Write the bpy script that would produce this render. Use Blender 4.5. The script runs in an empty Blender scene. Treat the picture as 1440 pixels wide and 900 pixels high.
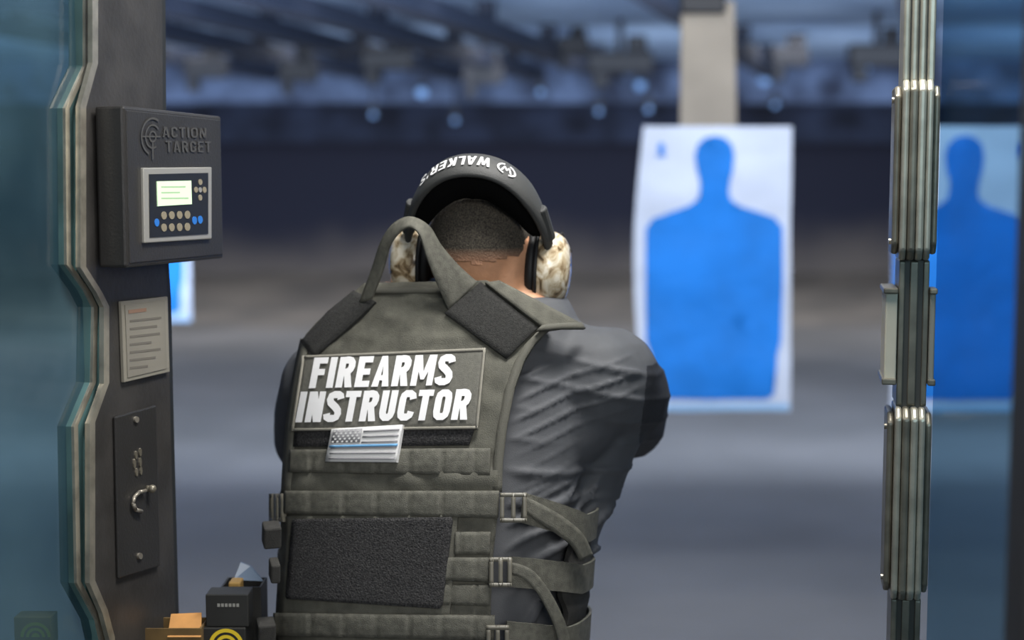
import bpy, bmesh, math, random
from mathutils import Vector, Matrix, noise
random.seed(4)
R = math.radians
col = bpy.context.scene.collection
scn = bpy.context.scene
scn.view_settings.view_transform = 'Standard'
PITCH = R(5.2); CZ = 1.6; F = 2000.0
cp, sp = math.cos(PITCH), math.sin(PITCH)
CAM = Vector((0, 0, CZ))

def ray(px, py):
    u = (px-720)/F; w = (450-py)/F
    return Vector((u, cp+sp*w, -sp+cp*w))
def P(px, py, Y):
    r = ray(px, py)
    return CAM + r*(Y/r.y)

# ------------------------------------------------------------------ materials
def lin(c):
    c = c/255.0
    return c/12.92 if c <= .04045 else ((c+.055)/1.055)**2.4
def rgb(r, g, b): return (lin(r), lin(g), lin(b), 1)
def mat(name, c, rough=.7, metal=0, bump=0, bscale=200, var=0, vscale=20, c2=None, spec=.5, emit=0, detail=4, bd=.003):
    m = bpy.data.materials.new(name); m.use_nodes = True
    nt = m.node_tree; b = nt.nodes['Principled BSDF']
    b.inputs['Base Color'].default_value = rgb(*c)
    b.inputs['Roughness'].default_value = rough
    b.inputs['Metallic'].default_value = metal
    b.inputs['Specular IOR Level'].default_value = spec
    tc = nt.nodes.new('ShaderNodeTexCoord')
    if c2 is not None or var:
        n = nt.nodes.new('ShaderNodeTexNoise'); n.inputs['Scale'].default_value = vscale; n.inputs['Detail'].default_value = detail
        nt.links.new(tc.outputs['Object'], n.inputs['Vector'])
        cr = nt.nodes.new('ShaderNodeValToRGB')
        if c2 is None: c2 = tuple(x*(1-var) for x in c)
        cr.color_ramp.elements[0].position = .35; cr.color_ramp.elements[1].position = .65
        cr.color_ramp.elements[0].color = rgb(*c2); cr.color_ramp.elements[1].color = rgb(*c)
        nt.links.new(n.outputs['Fac'], cr.inputs['Fac']); nt.links.new(cr.outputs['Color'], b.inputs['Base Color'])
    if bump:
        n2 = nt.nodes.new('ShaderNodeTexNoise'); n2.inputs['Scale'].default_value = bscale; n2.inputs['Detail'].default_value = 3
        nt.links.new(tc.outputs['Object'], n2.inputs['Vector'])
        bp = nt.nodes.new('ShaderNodeBump'); bp.inputs['Strength'].default_value = bump; bp.inputs['Distance'].default_value = bd
        nt.links.new(n2.outputs['Fac'], bp.inputs['Height']); nt.links.new(bp.outputs['Normal'], b.inputs['Normal'])
    if emit:
        b.inputs['Emission Color'].default_value = rgb(*c); b.inputs['Emission Strength'].default_value = emit
    return m
M = {}
M['vest'] = mat('vest_nylon', (96, 95, 85), .82, bump=.45, bscale=650, var=.18, vscale=45)
M['web'] = mat('webbing', (99, 98, 88), .7, bump=.5, bscale=800, var=.18, vscale=110)
M['velcro'] = mat('loop_velcro', (66, 65, 65), .95, bump=1, bscale=420, c2=(32, 32, 33), vscale=330)
M['velcro2'] = mat('flat_velcro', (54, 54, 52), .95, bump=.8, bscale=700, var=.3, vscale=300)
M['patch'] = mat('patch_cloth', (106, 105, 97), .85, bump=.4, bscale=800, var=.1, vscale=200)
M['patchedge'] = mat('patch_border', (140, 137, 126), .85, bump=.4, bscale=900)
M['piping'] = mat('edge_binding', (90, 89, 80), .72, bump=.5, bscale=800)
M['cummer'] = mat('cummerbund_cloth', (56, 55, 52), .85, bump=.5, bscale=700, var=.2, vscale=60)
M['white'] = mat('white_print', (240, 240, 240), .7)
M['flagwhite'] = mat('flag_white', (220, 220, 219), .8, bump=.3, bscale=900)
M['flagdark'] = mat('flag_dark', (146, 146, 149), .8)
M['flagblue'] = mat('flag_blue', (108, 164, 208), .8)
M['buckle'] = mat('buckle_plastic', (108, 105, 94), .4)
M['shirt'] = mat('shirt_knit', (80, 82, 86), .7, bump=.2, bscale=800, var=.06, vscale=30)
M['sleeve'] = mat('sleeve_shade', (34, 36, 41), .7, bump=.25, bscale=800)  # shade on the right elbow and forearm, put into the colour
M['pants'] = mat('trouser_cloth', (60, 58, 50), .9, bump=.3, bscale=500)
M['shoe'] = mat('shoe_leather', (25, 24, 24), .6)
M['skin'] = mat('skin', (222, 166, 128), .5, bump=.3, bscale=150, var=.12, vscale=25)
M['band'] = mat('band_black', (62, 63, 62), .6, bump=.3, bscale=600)
M['black'] = mat('black_rubber', (22, 22, 23), .6)
M['pad'] = mat('pad_foam_shade', (9, 9, 10), 1, spec=.1)  # real padding, blackened to paint the shaded hollow under the headband
M['gun'] = mat('gun_steel', (30, 30, 32), .4, .6)
M['steel'] = mat('steel_edge', (190, 184, 168), .32, .7, var=.2, vscale=30)
M['ridge'] = mat('brushed_steel', (190, 184, 166), .32, .5, var=.16, vscale=25)
M['ridgedark'] = mat('brushed_steel_dark', (136, 130, 115), .36, .5, var=.2, vscale=25)
M['latch'] = mat('latch_metal', (150, 144, 132), .45, .6)
M['post'] = mat('post_paint', (58, 56, 54), .42, var=.2, vscale=15, bump=.15, bscale=120)
M['postmid'] = mat('post_core', (66, 63, 57), .5, .2)
M['postdark'] = mat('post_dark', (34, 36, 36), .5)
M['teal'] = mat('glass_edge', (84, 116, 116), .25, var=.3, vscale=8)
M['cbox'] = mat('box_paint', (47, 46, 45), .4, bump=.12, bscale=260, var=.08, vscale=12)
M['cletter'] = mat('raised_letter', (70, 69, 66), .4)
M['silver'] = mat('keypad_frame', (180, 178, 170), .35, .5)
M['noticeframe'] = mat('notice_frame', (140, 136, 124), .5, .2)
M['keyblack'] = mat('keypad_black', (30, 32, 36), .4)
M['lcd'] = mat('lcd_green', (196, 224, 184), .4, emit=.5)
M['lcdink'] = mat('lcd_ink', (150, 180, 140), .5, emit=.3)
M['gold'] = mat('key_grey', (134, 126, 106), .5)
M['keyblue'] = mat('key_blue', (40, 110, 190), .5)
M['card'] = mat('sign_card', (132, 128, 117), .6, var=.08, vscale=8)
M['cream'] = mat('cream_card', (206, 198, 176), .6, var=.06, vscale=8)
M['cardink'] = mat('sign_ink', (100, 96, 88), .7)
M['cardred'] = mat('sign_red', (134, 106, 88), .7)
M['cardboard'] = mat('cardboard_tan', (200, 144, 80), .75, var=.12, vscale=20)
M['cardboard2'] = mat('cardboard_brown', (112, 88, 48), .8, var=.2, vscale=20)
M['ammo'] = mat('carton_black', (40, 40, 38), .5, var=.15, vscale=20)
M['yellow'] = mat('print_yellow', (226, 196, 40), .6)
M['bluecap'] = mat('blue_cap', (88, 106, 128), .4)
M['goldfoil'] = mat('carton_gold', (150, 120, 66), .5)
M['paper'] = mat('target_paper', (206, 216, 238), .8, var=.06, vscale=3, bump=.5, bscale=5, bd=.04)
M['tblue'] = mat('target_blue', (14, 126, 226), .8, var=.10, vscale=4, bump=.5, bscale=5, bd=.04)
M['paleblue'] = mat('target_pale_blue', (150, 194, 238), .8)
M['hanger'] = mat('hanger_board', (150, 142, 132), .8, var=.08, vscale=5)
M['rail'] = mat('rail_dark', (34, 41, 58), .6, .2)
M['dark'] = mat('carrier_dark', (22, 24, 33), .6)
M['baffle'] = mat('baffle_panel', (94, 110, 142), .8, c2=(32, 39, 60), vscale=2.6, detail=8)
M['baffle2'] = mat('baffle_panel_far', (54, 62, 86), .9, c2=(24, 27, 42), vscale=2.0, detail=8)
M['lamp'] = mat('lamp_glow', (118, 156, 208), .4, emit=.26)
M['ceil'] = mat('ceiling_blue_lit', (160, 182, 212), .9, c2=(118, 140, 174), vscale=1.0, detail=6)  # blue of the range lighting is put into this colour
M['wall'] = mat('side_wall', (84, 108, 132), .9, var=.3, vscale=.6)
M['berm'] = mat('berm_rubber', (138, 132, 127), .95, c2=(108, 105, 104), vscale=1.0, detail=6)
M['floor'] = mat('range_floor', (122, 121, 123), .75, c2=(98, 98, 100), vscale=.5, detail=8, bump=.2, bscale=20)

def wall_light_falloff():  # light falloff painted in: pale brown base fading to navy upward
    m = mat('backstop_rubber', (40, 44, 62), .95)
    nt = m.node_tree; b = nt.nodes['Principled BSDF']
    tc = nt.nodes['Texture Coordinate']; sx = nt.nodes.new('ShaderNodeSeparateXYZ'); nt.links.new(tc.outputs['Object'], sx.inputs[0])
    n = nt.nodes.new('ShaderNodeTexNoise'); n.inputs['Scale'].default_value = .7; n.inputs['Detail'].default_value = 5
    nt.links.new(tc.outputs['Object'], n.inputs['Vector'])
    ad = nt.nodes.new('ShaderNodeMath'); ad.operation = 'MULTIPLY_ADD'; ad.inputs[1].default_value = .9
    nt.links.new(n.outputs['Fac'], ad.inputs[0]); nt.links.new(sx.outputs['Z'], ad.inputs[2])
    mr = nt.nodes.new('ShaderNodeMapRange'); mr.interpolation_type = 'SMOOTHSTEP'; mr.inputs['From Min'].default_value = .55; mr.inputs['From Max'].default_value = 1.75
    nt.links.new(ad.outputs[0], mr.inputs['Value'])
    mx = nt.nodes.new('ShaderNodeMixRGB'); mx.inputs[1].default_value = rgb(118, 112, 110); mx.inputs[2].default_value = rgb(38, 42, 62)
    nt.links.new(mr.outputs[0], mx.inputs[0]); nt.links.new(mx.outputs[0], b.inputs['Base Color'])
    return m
M['wallb'] = wall_light_falloff()
def hair_mat():
    m = bpy.data.materials.new('hair_cropped'); m.use_nodes = True
    nt = m.node_tree; b = nt.nodes['Principled BSDF']; b.inputs['Roughness'].default_value = .95
    tc = nt.nodes.new('ShaderNodeTexCoord'); n = nt.nodes.new('ShaderNodeTexNoise')
    n.inputs['Scale'].default_value = 400; n.inputs['Detail'].default_value = 3
    cr = nt.nodes.new('ShaderNodeValToRGB'); e = cr.color_ramp.elements
    e[0].position = .35; e[0].color = rgb(44, 40, 35); e[1].position = .7; e[1].color = rgb(92, 86, 75)
    nt.links.new(tc.outputs['Object'], n.inputs['Vector']); nt.links.new(n.outputs['Fac'], cr.inputs['Fac'])
    sx = nt.nodes.new('ShaderNodeSeparateXYZ'); nt.links.new(tc.outputs['Object'], sx.inputs[0])
    mr = nt.nodes.new('ShaderNodeMapRange'); mr.inputs['From Min'].default_value = 1.480; mr.inputs['From Max'].default_value = 1.514
    nt.links.new(sx.outputs['Z'], mr.inputs['Value'])
    mx = nt.nodes.new('ShaderNodeMixRGB'); mx.inputs[1].default_value = rgb(196, 146, 114)
    nt.links.new(mr.outputs[0], mx.inputs[0]); nt.links.new(cr.outputs['Color'], mx.inputs[2]); nt.links.new(mx.outputs[0], b.inputs['Base Color'])
    bp = nt.nodes.new('ShaderNodeBump'); bp.inputs['Strength'].default_value = .7; bp.inputs['Distance'].default_value = .003
    nt.links.new(n.outputs['Fac'], bp.inputs['Height']); nt.links.new(bp.outputs['Normal'], b.inputs['Normal'])
    return m
M['hair'] = hair_mat()
def camo():
    m = bpy.data.materials.new('camo_shell'); m.use_nodes = True
    nt = m.node_tree; b = nt.nodes['Principled BSDF']; b.inputs['Roughness'].default_value = .16
    tc = nt.nodes.new('ShaderNodeTexCoord'); n = nt.nodes.new('ShaderNodeTexNoise')
    n.inputs['Scale'].default_value = 40; n.inputs['Detail'].default_value = 5; n.inputs['Distortion'].default_value = 1.0
    cr = nt.nodes.new('ShaderNodeValToRGB'); cr.color_ramp.interpolation = 'EASE'; e = cr.color_ramp.elements
    e[0].position = .34; e[0].color = rgb(84, 70, 52); e[1].position = .62; e[1].color = rgb(226, 218, 200)
    for p, c in ((.41, (136, 116, 88)), (.47, (182, 164, 134)), (.54, (206, 194, 168))):
        x = e.new(p); x.color = rgb(*c)
    nt.links.new(tc.outputs['Object'], n.inputs['Vector']); nt.links.new(n.outputs['Fac'], cr.inputs['Fac'])
    nt.links.new(cr.outputs['Color'], b.inputs['Base Color'])
    return m
M['camo'] = camo()
def glass(name, tint, haze, hc, gain, rough=.02, hc2=None):
    m = bpy.data.materials.new(name); m.use_nodes = True
    nt = m.node_tree; nt.nodes.remove(nt.nodes['Principled BSDF']); out = nt.nodes['Material Output']
    tr = nt.nodes.new('ShaderNodeBsdfTransparent'); tr.inputs[0].default_value = rgb(*tint)
    df = nt.nodes.new('ShaderNodeBsdfDiffuse'); df.inputs[0].default_value = rgb(*hc)
    if hc2:
        tc = nt.nodes.new('ShaderNodeTexCoord'); n = nt.nodes.new('ShaderNodeTexNoise'); n.inputs['Scale'].default_value = 3.5; n.inputs['Detail'].default_value = 3
        cr = nt.nodes.new('ShaderNodeValToRGB'); cr.color_ramp.elements[0].position = .35; cr.color_ramp.elements[1].position = .65
        cr.color_ramp.elements[0].color = rgb(*hc2); cr.color_ramp.elements[1].color = rgb(*hc)
        nt.links.new(tc.outputs['Object'], n.inputs['Vector']); nt.links.new(n.outputs['Fac'], cr.inputs['Fac']); nt.links.new(cr.outputs['Color'], df.inputs[0])
    gl = nt.nodes.new('ShaderNodeBsdfGlossy'); gl.inputs['Roughness'].default_value = rough
    fr = nt.nodes.new('ShaderNodeFresnel'); fr.inputs[0].default_value = 1.5
    mu = nt.nodes.new('ShaderNodeMath'); mu.operation = 'MULTIPLY'; mu.inputs[1].default_value = gain; mu.use_clamp = True
    m1 = nt.nodes.new('ShaderNodeMixShader'); m1.inputs[0].default_value = haze
    m2 = nt.nodes.new('ShaderNodeMixShader')
    nt.links.new(tr.outputs[0], m1.inputs[1]); nt.links.new(df.outputs[0], m1.inputs[2])
    nt.links.new(fr.outputs[0], mu.inputs[0]); nt.links.new(mu.outputs[0], m2.inputs[0])
    nt.links.new(m1.outputs[0], m2.inputs[1]); nt.links.new(gl.outputs[0], m2.inputs[2])
    nt.links.new(m2.outputs[0], out.inputs[0])
    return m
M['glassL'] = glass('left_glass', (160, 192, 202), .33, (84, 116, 128), .35, .1, (48, 76, 88))
M['glassR'] = glass('right_glass', (150, 186, 206), .05, (66, 96, 112), .06, .2)

# ------------------------------------------------------------------ object helpers
def obj(name, bm, m, parent=None, smooth=False, bevel=0):
    me = bpy.data.meshes.new(name)
    if isinstance(bm, bpy.types.Mesh): me = bm; me.name = name
    else:
        bmesh.ops.recalc_face_normals(bm, faces=bm.faces) if bm.faces else None
        bm.to_mesh(me); bm.free()
    o = bpy.data.objects.new(name, me); col.objects.link(o)
    for x in (m if isinstance(m, (list, tuple)) else [m]): me.materials.append(x)
    if parent:
        o.parent = parent
        o.matrix_parent_inverse = Matrix.Translation(parent.location).inverted() if parent.type == 'EMPTY' else Matrix.Identity(4)
    if smooth:
        for p in me.polygons: p.use_smooth = True
    if bevel:
        b = o.modifiers.new('Bevel', 'BEVEL'); b.width = bevel; b.segments = 2; b.limit_method = 'ANGLE'
    return o
def tag(o, label, cat, group=None, kind=None):
    o['label'] = label; o['category'] = cat
    if group: o['group'] = group
    if kind: o['kind'] = kind
    return o
def thing(name, loc, label, cat, group=None):
    o = bpy.data.objects.new(name, None); col.objects.link(o); o.location = loc; o.empty_display_size = .05
    return tag(o, label, cat, group)
def struct(name, bm, m, smooth=False):
    o = obj(name, bm, m, None, smooth); o['kind'] = 'structure'; return o
def box(bm, c, s, rz=0, rx=0, mi=0):
    mt = Matrix.Translation(c) @ Matrix.Rotation(rz, 4, 'Z') @ Matrix.Rotation(rx, 4, 'X') @ Matrix.Diagonal((s[0], s[1], s[2], 1))
    bmesh.ops.create_cube(bm, size=1, matrix=mt)
def unit_sphere(u, v):
    vs = [Vector((0, 0, 1))]
    for j in range(1, v):
        a = math.pi*j/v
        for i in range(u):
            b = 2*math.pi*i/u; vs.append(Vector((math.sin(a)*math.cos(b), math.sin(a)*math.sin(b), math.cos(a))))
    vs.append(Vector((0, 0, -1))); fs = []
    for i in range(u): fs.append((0, 1+i, 1+(i+1) % u))
    for j in range(v-2):
        for i in range(u):
            a = 1+j*u+i; b = 1+j*u+(i+1) % u; fs.append((a, a+u, b+u, b))
    k = 1+(v-2)*u
    for i in range(u): fs.append((k+i, len(vs)-1, k+(i+1) % u))
    return vs, fs
US = {}
def add_ball(bm, fn, u, v):
    if (u, v) not in US: US[(u, v)] = unit_sphere(u, v)
    vs, fs = US[(u, v)]
    n = [bm.verts.new(fn(q)) for q in vs]
    for f in fs: bm.faces.new([n[i] for i in f])
    return n
def sph(bm, c, r, u=12, v=8):
    c = Vector(c); return add_ball(bm, lambda q: c+q*r, u, v)
def ell3(bm, c, axes, r, u=20, v=14):
    a, b, d = [ax*k for ax, k in zip(axes, r)]
    return add_ball(bm, lambda q: c+a*q.x+b*q.y+d*q.z, u, v)
def limb(bm, pts):
    for (p0, r0), (p1, r1) in zip(pts, pts[1:]):
        p0 = Vector(p0); p1 = Vector(p1)
        n = max(2, int((p1-p0).length/(.25*min(r0, r1))))
        for i in range(n+1): sph(bm, p0.lerp(p1, i/n), r0+(r1-r0)*i/n)
def cyl(bm, p0, p1, r0, r1=None, n=16, mi=0):
    r1 = r0 if r1 is None else r1
    p0 = Vector(p0); p1 = Vector(p1); d = p1-p0
    q = d.to_track_quat('Z', 'Y').to_matrix().to_4x4()
    bmesh.ops.create_cone(bm, cap_ends=True, segments=n, radius1=r0, radius2=r1, depth=d.length, matrix=Matrix.Translation((p0+p1)/2) @ q)
def remesh(bm, vox, it):
    me = bpy.data.meshes.new('t'); bm.to_mesh(me); bm.free()
    o = bpy.data.objects.new('t', me); col.objects.link(o)
    m = o.modifiers.new('r', 'REMESH'); m.mode = 'VOXEL'; m.voxel_size = vox; m.use_smooth_shade = True
    s = o.modifiers.new('s', 'SMOOTH'); s.factor = .5; s.iterations = it
    dg = bpy.context.evaluated_depsgraph_get()
    out = bpy.data.meshes.new_from_object(o.evaluated_get(dg))
    bpy.data.objects.remove(o); bpy.data.meshes.remove(me)
    return out

def glyph(ch, s):
    h = s/2; o = []
    def rect(x0, y0, x1, y1): o.append([(x0, y0), (x1, y0), (x1, y1), (x0, y1)])
    def poly(*p): o.append(list(p))
    def stroke(pts, closed=False):
        n = len(pts); L = []; Rr = []
        for i in range(n):
            a = pts[(i-1) % n] if closed or i > 0 else pts[i]; b = pts[(i+1) % n] if closed or i < n-1 else pts[i]
            dx, dy = b[0]-a[0], b[1]-a[1]; l = math.hypot(dx, dy)
            L.append((pts[i][0]-dy/l*h, pts[i][1]+dx/l*h)); Rr.append((pts[i][0]+dy/l*h, pts[i][1]-dx/l*h))
        for i in range(n if closed else n-1):
            k = (i+1) % n; o.append([L[i], Rr[i], Rr[k], L[k]])
    v = s*.86
    if ch == 'F': rect(0, 0, s, 1); rect(s, 1-v, .5, 1); rect(s, .42, .45, .42+v); w = .5
    elif ch == 'E': rect(0, 0, s, 1); rect(s, 1-v, .5, 1); rect(s, .5-v/2, .46, .5+v/2); rect(s, 0, .5, v); w = .5
    elif ch == 'I': rect(0, 0, s, 1); w = s
    elif ch == 'L': rect(0, 0, s, 1); rect(s, 0, .46, v); w = .46
    elif ch == 'T': rect(0, 1-v, .52, 1); rect(.26-h, 0, .26+h, 1-v); w = .52
    elif ch == 'R':
        rect(0, 0, s, 1); stroke([(s*.9, 1-h*.9), (.3, 1-h*.9), (.39, .875), (.445, .8), (.45, .69), (.42, .59), (.35, .525), (.28, .5), (s*.9, .49)])
        poly((.57-s*1.05, 0), (.57, 0), (.43, .52), (.22, .48)); w = .57
    elif ch == 'A': poly((0, 0), (s, 0), (.33, 1), (.2, 1)); poly((.6, 0), (.6-s, 0), (.27, 1), (.4, 1)); rect(.15, .2, .45, .2+v*.85); w = .6
    elif ch == 'M': rect(0, 0, s*.9, 1); rect(.76-s*.9, 0, .76, 1); poly((0, 1), (s*1.1, 1), (.44, .2), (.32, .2)); poly((.76, 1), (.76-s*1.1, 1), (.32, .2), (.44, .2)); w = .76
    elif ch == 'N': rect(0, 0, s*.92, 1); rect(.56-s*.92, 0, .56, 1); poly((0, 1), (s*1.15, 1), (.56, 0), (.56-s*1.15, 0)); w = .56
    elif ch == 'S': stroke([(.47, .74), (.44, .85), (.37, 1-h*.95), (.22, 1-h*.95), (.13, .85), (.105, .74), (.14, .63), (.24, .55), (.34, .47), (.43, .37), (.455, .26), (.42, .15), (.33, h*.95), (.18, h*.95), (.1, .15), (.07, .27)]); w = .54
    elif ch == 'U': stroke([(h, 1), (h, .28), (h+.03, .17), (.2, h), (.34, h), (.54-h-.03, .17), (.54-h, .28), (.54-h, 1)]); w = .54
    elif ch in 'CG':
        p = [(.47, .70), (.44, .83), (.36, 1-h), (.2, 1-h), (h+.03, .84), (h, .71), (h, .29), (h+.03, .16), (.2, h), (.36, h), (.44, .17), (.47, .30)]
        if ch == 'G': p += [(.47, .46)]; rect(.3, .40, .47+h, .40+v*.9)
        stroke(p); w = .55
    elif ch == 'O': stroke([(.2, 1-h), (h+.03, .84), (h, .71), (h, .29), (h+.03, .16), (.2, h), (.38, h), (.58-h-.03, .16), (.58-h, .29), (.58-h, .71), (.58-h-.03, .84), (.38, 1-h)], True); w = .58
    elif ch == 'W': poly((0, 1), (s, 1), (.28, 0), (.13, 0)); poly((.13, 0), (.28, 0), (.48, .9), (.34, .9)); poly((.54, 0), (.69, 0), (.48, .9), (.34, .9)); poly((.82, 1), (.82-s, 1), (.54, 0), (.69, 0)); w = .82
    elif ch == 'K': rect(0, 0, s, 1); poly((s, .38), (s, .62), (.34, 1), (.56, 1)); poly((.2, .56), (.34, .68), (.58, 0), (.36, 0)); w = .58
    elif ch == "'": rect(0, .66, s*.8, 1); w = s*.8
    return o, w
def text_bm(s, shear=0, stroke=.2, gap=.09):
    bm = bmesh.new(); x = 0; fs = []
    for ch in s:
        o, w = glyph(ch, stroke)
        for p in o: fs.append([(x+a, b) for a, b in p])
        x += w+gap
    W_ = x-gap
    for p in fs:
        n = 3 if max(abs(p[i][k]-p[(i+1) % 4][k]) for i in range(4) for k in (0, 1)) > .25 else 1
        a, b, c, d = p
        g = [[None]*(n+1) for _ in range(n+1)]
        for j in range(n+1):
            for i in range(n+1):
                u, v = i/n, j/n
                X = (a[0]*(1-u)+b[0]*u)*(1-v)+(d[0]*(1-u)+c[0]*u)*v; Y = (a[1]*(1-u)+b[1]*u)*(1-v)+(d[1]*(1-u)+c[1]*u)*v
                g[j][i] = bm.verts.new(((X+shear*Y)/(W_+shear), Y, 0))
        for j in range(n):
            for i in range(n): bm.faces.new((g[j][i], g[j][i+1], g[j+1][i+1], g[j+1][i]))
    return bm
def append(dst, src, fn, mi):
    mp = {}
    for v in src.verts: mp[v] = dst.verts.new(fn(v.co.x, v.co.y))
    for f in src.faces:
        nf = dst.faces.new([mp[v] for v in f.verts]); nf.material_index = mi
    src.free()
def quad(q, x, y):
    t = (q[0][0]+(q[1][0]-q[0][0])*x, q[0][1]+(q[1][1]-q[0][1])*x)
    b = (q[3][0]+(q[2][0]-q[3][0])*x, q[3][1]+(q[2][1]-q[3][1])*x)
    return (b[0]+(t[0]-b[0])*y, b[1]+(t[1]-b[1])*y)
def ell(cx, cy, rx, ry, n=16):
    return [(cx+rx*math.cos(2*math.pi*i/n), cy+ry*math.sin(2*math.pi*i/n)) for i in range(n)]

# ------------------------------------------------------------------ the range
def plane_quad(pts):
    bm = bmesh.new(); bm.faces.new([bm.verts.new(p) for p in pts]); return bm
bm = plane_quad([(-9, -3, 0), (10, -3, 0), (10, 21, 0), (-9, 21, 0)]); struct('floor', bm, M['floor'])
bm = bmesh.new(); box(bm, (.5, 9, 2.95), (19, 24, .1)); struct('ceiling', bm, M['ceil'])
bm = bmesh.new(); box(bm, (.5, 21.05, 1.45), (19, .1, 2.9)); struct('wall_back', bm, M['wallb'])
bm = bmesh.new(); box(bm, (-9.05, 9, 1.45), (.1, 24, 2.9)); struct('wall_left', bm, M['wall'])
bm = bmesh.new(); box(bm, (10.05, 9, 1.45), (.1, 24, 2.9)); struct('wall_right', bm, M['wall'])
bm = bmesh.new(); nx, ny = 60, 14; g = []
for j in range(ny+1):
    row = []
    for i in range(nx+1):
        x = -8.95+18.9*i/nx; y = 16.8+4.15*j/ny+(.5*noise.noise(Vector((x*.5, 3, 0))) if 0 < j < ny else (.9*noise.noise(Vector((x*.6, 7, 0))) if j == 0 else 0))
        z = .40*(j/ny)**1.4+.07*noise.noise(Vector((x*.8, y, 0)))*j/ny
        row.append(bm.verts.new((x, min(y, 20.96), max(z, .004) if j else .002)))
    g.append(row)
for j in range(ny):
    for i in range(nx): bm.faces.new((g[j][i], g[j][i+1], g[j+1][i+1], g[j+1][i]))
o = obj('berm', bm, M['berm'], None, True); tag(o, 'low sloping grey brown rubber berm at the foot of the dark backstop', 'berm', kind='stuff')

DR = Vector((math.sin(R(17)), math.cos(R(17)), 0))
rails = [(-120, 'dark ceiling track crossing behind the left post'), (90, 'dark ceiling track over the control box'), (270, 'dark diagonal ceiling track just right of the control box'), (440, 'dark diagonal ceiling track between control box and shooter'), (610, 'dark diagonal ceiling track above the shooter'), (960, 'dark ceiling track just left of the hanging target board'), (1290, 'dark ceiling track furthest right, over the glass')]
for i, (px, lab) in enumerate(rails):
    a = P(px, 6, 8.9); a.z = 2.74
    st = a-DR*4.5; en = a+DR*5.0
    r = thing('ceiling_rail', (a.x, a.y, 2.9), lab, 'track', 'ceiling tracks')
    bm = bmesh.new(); c = (st+en)/2; box(bm, (c.x, c.y, 2.70), (.17, 9.5, .12), -R(17)); obj('track', bm, M['rail'], r)
    for k in range(6):
        bm = bmesh.new(); q = st.lerp(en, (k+.5)/6); box(bm, (q.x, q.y, 2.83), (.12, .08, .14), -R(17)); obj('bracket', bm, M['rail'], r)
bl = ['nearest row of dark ceiling baffle panels', 'dark ceiling baffle hanging just above the backstop']
for (y, z0, lab, mk) in ((14.3, 2.46, bl[0], 'baffle'), (17.2, 2.16, bl[1], 'baffle2')):
    r = thing('ceiling_baffle', (.5, y, 2.9), lab, 'baffle', 'ceiling baffles')
    for k in range(8):
        bm = bmesh.new(); h = 2.9-z0; box(bm, (-7.8+k*2.36, y, z0+h/2), (2.36, .06, h), 0, -R(14)); obj('panel', bm, M[mk], r)
lamps = [(593, 130), (525, 160), (640, 168), (760, 128), (842, 155), (900, 120), (912, 152), (1075, 112), (1090, 146), (1216, 94)]
for i, (px, py) in enumerate(lamps):
    p = P(px, py, 13.3+.25*(i % 3))
    r = thing('ceiling_lamp', (p.x, p.y, 2.9), 'small dim blue spot lamp hanging among the dark range baffles', 'lamp', 'small spot lamps under the range ceiling')
    bm = bmesh.new(); cyl(bm, (p.x, p.y, 2.9), (p.x, p.y, p.z+.06), .012); obj('stem', bm, M['rail'], r)
    bm = bmesh.new(); cyl(bm, (p.x, p.y, p.z+.10), (p.x, p.y+.02, p.z+.0), .03, .055); obj('lamp_shade', bm, M['dark'], r)
    bm = bmesh.new(); sph(bm, Vector((p.x, p.y, p.z)), .05 if i in (0, 5, 7, 9) else .036); obj('bulb', bm, M['lamp'], r, True)
car = [(872, 88, 11.0, 'dark target carrier hanging from the ceiling left of the target board', .5), (806, 66, 11.5, 'narrow dark target carrier hanging above the shooter to his right', .25), (1232, 78, 10.5, 'dark target carrier hanging beside the right post', .4), (1110, 80, 12, 'dark target carrier hanging right of the target board', .3), (420, 100, 11.5, 'dark target carrier hanging between control box and shooter', .3), (680, 105, 12.2, 'dark target carrier hanging straight above the ear muffs', .35), (545, 84, 11.2, 'dark target carrier hanging above the left ear cup', .4), (290, 96, 11.8, 'dark target carrier hanging just right of the control box', .35)]
for px, py, Y, lab, w in car:
    p = P(px, py, Y)
    r = thing('target_carrier', (p.x, p.y, 2.9), lab, 'carrier', 'hanging target carriers')
    bm = bmesh.new(); cyl(bm, (p.x, p.y, 2.9), (p.x, p.y, p.z), .025); obj('hanger_rod', bm, M['dark'], r)
    bm = bmesh.new(); box(bm, (p.x, p.y, p.z), (w, .15, .16)); obj('trolley', bm, M['dark'], r, bevel=.02)
    bm = bmesh.new(); box(bm, (p.x-w*.3, p.y, p.z-.13), (w*.25, .12, .12)); obj('clamp', bm, M['dark'], r, bevel=.02)
    bm = bmesh.new(); box(bm, (p.x+w*.25, p.y-.03, p.z+.14), (w*.3, .1, .12)); obj('motor', bm, M['dark'], r, bevel=.02)

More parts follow.
